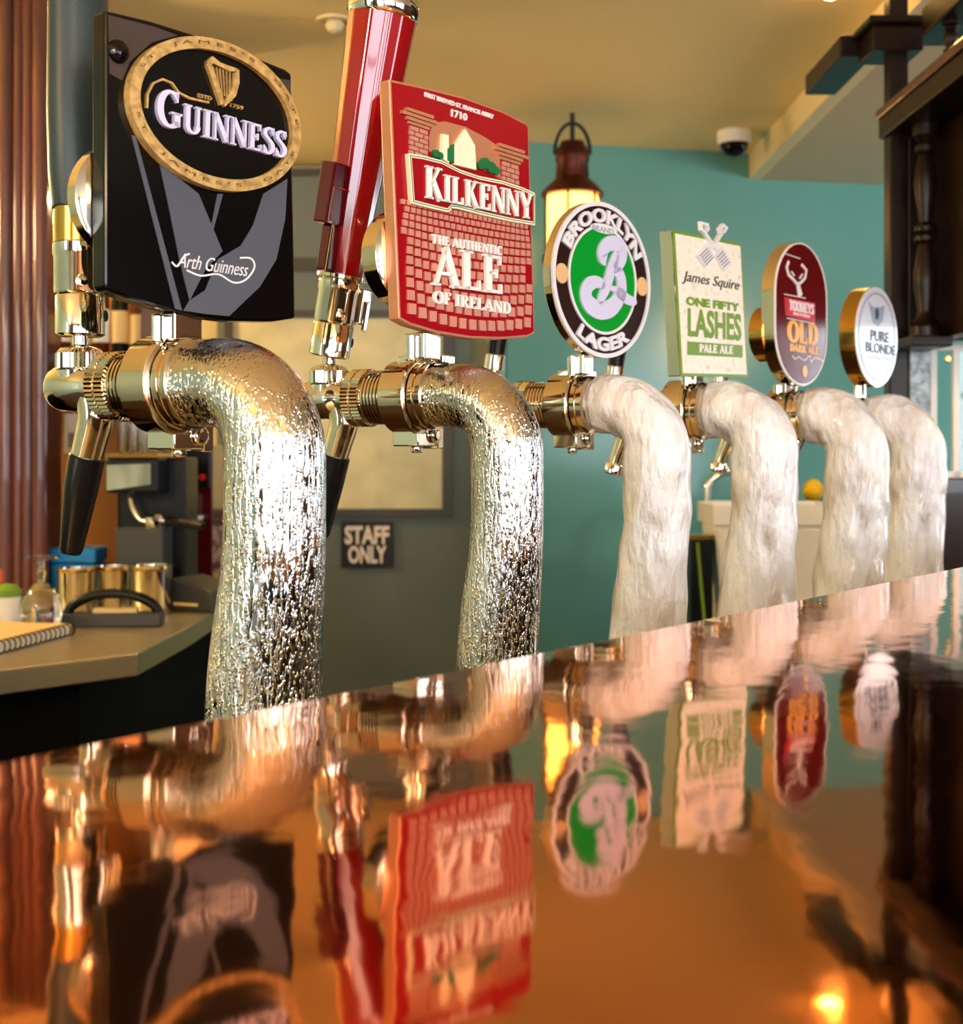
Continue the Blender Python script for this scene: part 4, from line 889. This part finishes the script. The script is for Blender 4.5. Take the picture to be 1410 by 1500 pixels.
for v in b_.verts: v.co = Vector((xa+v.co.x/w*(xb-xa), -.001-.003*v.co.z, za+(zb-za)*v.co.y))
link('gold_lettering', b_, M['goldtext'], hd)
bm = bmesh.new(); tube(bm, [(-.45, .06, .695-CT, .006), (.40, .06, .695-CT, .006)], 10); rl(t, 'shelf_lamp', bm, M['globe'])
for i, (px, hgt, lm, gm) in enumerate(((36, .25, 'labelc', 'amber'), (64, .24, 'labelb', 'darkbottle'), (92, .26, 'whitepl', 'amber'), (120, .23, 'labelc', 'darkbottle'), (148, .25, 'whitepl', 'amber'), (176, .24, 'labelc', 'darkbottle'), (203, .22, 'labelc', 'amber'))):
    g = rthing('spirit_bottle', ['amber bottle with a cream label, leftmost on the back-bar shelf', 'dark bottle with a blue label beside the wooden pilaster', 'amber bottle with a white label behind the paddle handle', 'dark bottle with cream label behind the chrome ferrule', 'amber bottle with a white label right of the paddle handle', 'dark bottle with a cream label under the black badge', 'amber bottle with a cream label, rightmost on the shelf'][i], 'bottle', (rp(px, 0, 3.13).x, 3.13, SH), group='bottles on the back-bar shelf')
    bm = bmesh.new(); lathe(bm, [(.019, 0), (.0205, .004), (.0205, hgt*.55), (.017, hgt*.63), (.008, hgt*.74), (.0075, hgt*.93)], 24); rl(g, 'bottle_body', bm, M[gm], True)
    bm = bmesh.new(); lathe(bm, [(.0212, hgt*.14), (.0212, hgt*.46)], 24); rl(g, 'label', bm, M[lm], True)
    bm = bmesh.new(); lathe(bm, [(.009, hgt*.90), (.009, hgt), (.007, hgt*1.01)], 18); rl(g, 'cap', bm, M['brass'], True)
p = Vector((rp(108, 0, 3.1).x, 3.1, SH-.02)); t = rthing('hanging_tag', 'white barcode tag hanging below the back-bar shelf', 'tag', p)
bm = bmesh.new(); bx(bm, -.022, .022, -.002, 0, rp(0, 664, 3.1).z-p.z, rp(0, 606, 3.1).z-p.z); cd = rl(t, 'card', bm, M['whitepl'])
for q in range(5): bm = bmesh.new(); bx(bm, -.012+q*.005, -.0095+q*.005, -.003, -.002, rp(0, 656, 3.1).z-p.z, rp(0, 634, 3.1).z-p.z); rl(cd, 'barcode_bar', bm, M['ink'])
bm = bmesh.new(); tube(bm, [(0, -.001, rp(0, 607, 3.1).z-p.z, .001), (0, -.001, 0, .001)], 6); rl(t, 'string', bm, M['whitepl'])

# ------------------------------------------------------------------ right: rear bench, tub, gantry
BT = -.36
t = rthing('rear_bench', 'low steel work bench against the teal wall', 'bench', (1.2, 3.75, FLOOR))
bm = bmesh.new(); bx(bm, -.65, .95, -.37, .28, BT-.03-FLOOR, BT-FLOOR); rl(t, 'bench_top', bm, M['steel'])
bm = bmesh.new(); bx(bm, -.63, .93, -.34, .26, 0, BT-.03-FLOOR); rl(t, 'bench_body', bm, M['blackcab'])
TZ = 3.55; p = rp(1124, 0, TZ); p.z = BT; t = rthing('ice_tub', 'white plastic tub standing behind the iced taps', 'tub', p)
hw = (1215-1032)/2/F*TZ; ht = rp(0, 736, TZ).z-BT
bm = bmesh.new(); vs = bx(bm, -hw+.008, hw-.008, -.12, .12, 0, ht-.055)
for v in vs:
    if v.co.z < .01: v.co.x *= .86; v.co.y *= .86
rl(t, 'tub_body', bm, M['whitepl'], bevel=.012)
bm = bmesh.new(); ring2d(bm, [(-hw, -.128), (hw, -.128), (hw, .128), (-hw, .128)], [(-hw+.012, -.112), (hw-.012, -.112), (hw-.012, .112), (-hw+.012, .112)], ht-.058, ht); rl(t, 'rim', bm, M['whitepl'], bevel=.004)
p = rp(1036, 0, 3.78); p.z = BT; t = rthing('sink_faucet', 'arched chrome sink faucet rising behind the white tub', 'faucet', p)
zt = rp(0, 716, 3.78).z-BT; bm = bmesh.new(); tube(bm, [(0, 0, 0, .011), (0, 0, zt*.5, .011)]+[(.105-.105*math.cos(a*PI/14), 0, zt+.058*math.sin(a*PI/14), .011) for a in range(15)]+[(.21, 0, zt-.05, .011)], 18); rl(t, 'spout_pipe', bm, M['chrome'], True)
bm = bmesh.new(); lathe(bm, [(.026, 0), (.026, .012), (.015, .02)], 24); rl(t, 'base', bm, M['chrome'], True)
p = rp(1188, 0, 3.86); p.z = BT; t = rthing('dark_box', 'dark box behind the white tub', 'box', p); zt = rp(0, 733, 3.86).z-BT
bm = bmesh.new(); bx(bm, -.07, .07, -.07, .07, 0, zt-.012); rl(t, 'box_body', bm, M['dgrey']); bm = bmesh.new(); bx(bm, -.075, .075, -.075, .075, zt-.012, zt); rl(t, 'lid', bm, M['black'])
bm = bmesh.new(); bmesh.ops.create_icosphere(bm, subdivisions=3, radius=1)
rnd = random.Random(5)
for v in bm.verts: v.co = Vector((v.co.x*.031*(1+.12*math.sin(5*v.co.y+2*v.co.z)), v.co.y*.03, max(0, v.co.z*.033*(1+.25*v.co.x)+.030)))
o = tag(link('yellow_sponge', bm, M['yellow'], None, True), 'crumpled yellow sponge on the dark box above the white tub', 'sponge'); o.location = ROOM @ (p+Vector((.003, 0, zt)))
p2 = p+Vector((.048, -.03, zt)); t = rthing('white_bottle', 'tiny white bottle beside the yellow sponge', 'bottle', p2)
bm = bmesh.new(); lathe(bm, [(.010, 0), (.011, .003), (.011, .045), (.006, .052), (.006, .06), (.004, .061)], 18); rl(t, 'bottle_body', bm, M['whitepl'], True)
p = rp(1023, 0, 3.5); p.z = BT; t = rthing('waste_bin', 'narrow black bin with a green strip left of the white tub', 'bin', p); zt = rp(0, 782, 3.5).z-BT
bm = bmesh.new(); bx(bm, -.03, .03, -.05, .05, 0, zt-.012); rl(t, 'bin_body', bm, M['black'], bevel=.003)
bm = bmesh.new(); bx(bm, -.032, .032, -.052, .052, zt-.012, zt); rl(t, 'bin_rim', bm, M['brass'])
bm = bmesh.new(); tube(bm, [(-.012, -.053, zt-.02, .004), (.006, -.053, .01, .004)], 8); rl(t, 'green_strip', bm, M['lime'])
# gantry of dark wood
GZ = 2.5; gx = rp(1303, 0, GZ).x
t = rthing('bar_gantry', 'tall dark wooden gantry with turned spindles at the right edge', 'gantry', (gx, GZ, FLOOR))
def gb(name, x0, x1, y0, y1, z0, z1, m=M['gantry'], parent=None):
    bm = bmesh.new(); bx(bm, x0-gx, x1-gx, y0-GZ, y1-GZ, z0-FLOOR, z1-FLOOR); return rl(t, name, bm, m, bevel=.003) if parent is None else link(name, bm, m, parent)
ct = .05
gb('cupboard', gx-.03, gx+.62, GZ-.02, GZ+.12, FLOOR, ct, M['darkwood'])
gb('post', gx, gx+.036, GZ, GZ+.04, ct, CEIL-.001); gb('metal_post_sleeve', gx+.038, gx+.08, GZ, GZ+.04, ct, rp(0, 490, GZ).z, M['stone'])
gb('capital', rp(1272, 0, GZ).x, rp(1345, 0, GZ).x, GZ-.03, GZ+.07, rp(0, 80, GZ).z, rp(0, 44, GZ).z)
gb('cornice_beam', rp(1245, 0, GZ).x, rp(1296, 0, GZ).x, GZ+.07, GZ+.35, rp(0, 66, GZ).z, rp(0, 34, GZ).z)
gb('cornice_board', rp(1262, 0, GZ).x, gx+.40, GZ-.05, GZ+.10, rp(0, 44, GZ).z, rp(0, 34, GZ).z)
SZ = rp(0, 160, GZ).z
gb('shelf', gx-.01, gx+.40, 1.35, GZ+.04, SZ-.05, SZ); gb('shelf_edge', gx-.016, gx-.01, 1.35, GZ+.04, SZ-.012, SZ+.006, M['redwood'])
PB = rp(0, 500, GZ).z
gb('hanging_panel', gx+.075, gx+.11, 1.35, GZ+.0, PB, SZ-.05); gb('panel_back', gx+.11, gx+.40, GZ-.03, GZ, PB, SZ-.05)
gb('backing_board', gx+.036, gx+.075, GZ+.002, GZ+.02, PB, SZ-.05); gb('spindle_ledge', gx+.0, gx+.075, GZ-.13, GZ-.005, PB-.02, PB)
def spindle(x, y, z0, z1, k=1.0):
    h = z1-z0; bm = bmesh.new(); pr = [(.030, 0), (.030, .05), (.022, .06), (.026, .075), (.018, .095), (.016, .13), (.0235, .24), (.024, .30), (.017, .40), (.014, .44), (.022, .455), (.022, .475), (.016, .485), (.022, .50), (.022, .52), (.013, .545), (.017, .62), (.023, .72), (.020, .80), (.013, .86), (.021, .875), (.021, .90), (.014, .92), (.026, .95), (.026, 1.0)]
    lathe(bm, [(r_*k, z0-FLOOR+h*q) for r_, q in pr], 28, Matrix.Translation((x-gx, y-GZ, 0))); return rl(t, 'spindle', bm, M['gantry'], True)
spindle(gx+.043, GZ-.075, PB, SZ-.05, .92)
RZ = rp(0, 8, 2.3).z
for q in range(7): spindle(gx+.045, 2.30-q*.155, SZ, RZ-.03, .6)
gb('gallery_rail', gx+.02, gx+.075, 1.3, GZ-.12, RZ-.03, min(RZ+.02, 1.0))
# small glazed screen beside the post
t = rthing('glass_screen', 'white-framed glass screen standing on the gantry cupboard', 'screen', (gx+.10, GZ+.06, ct))
z1 = rp(0, 500, GZ).z-ct
for nme, a in (('frame_upright', (0, .012, 0, .014, 0, z1)), ('frame_upright', (.045, .057, 0, .014, 0, z1-.012)), ('frame_upright', (.25, .262, 0, .014, 0, z1)), ('frame_rail', (.012, .25, 0, .014, z1-.012, z1)), ('frame_rail', (.012, .25, 0, .014, 0, .012))):
    bm = bmesh.new(); bx(bm, *a); rl(t, nme, bm, M['whitepl'])
bm = bmesh.new(); bx(bm, .057, .25, .006, .009, .012, z1-.012); rl(t, 'glass_pane', bm, M['clear'])
bm = bmesh.new(); lathe(bm, [(.004, 0), (.007, .006), (.005, .012)], 16, Matrix.Translation((.03, 0, z1-.03)) @ Matrix.Rotation(PI/2, 4, 'X')); rl(t, 'knob', bm, M['brass'], True)
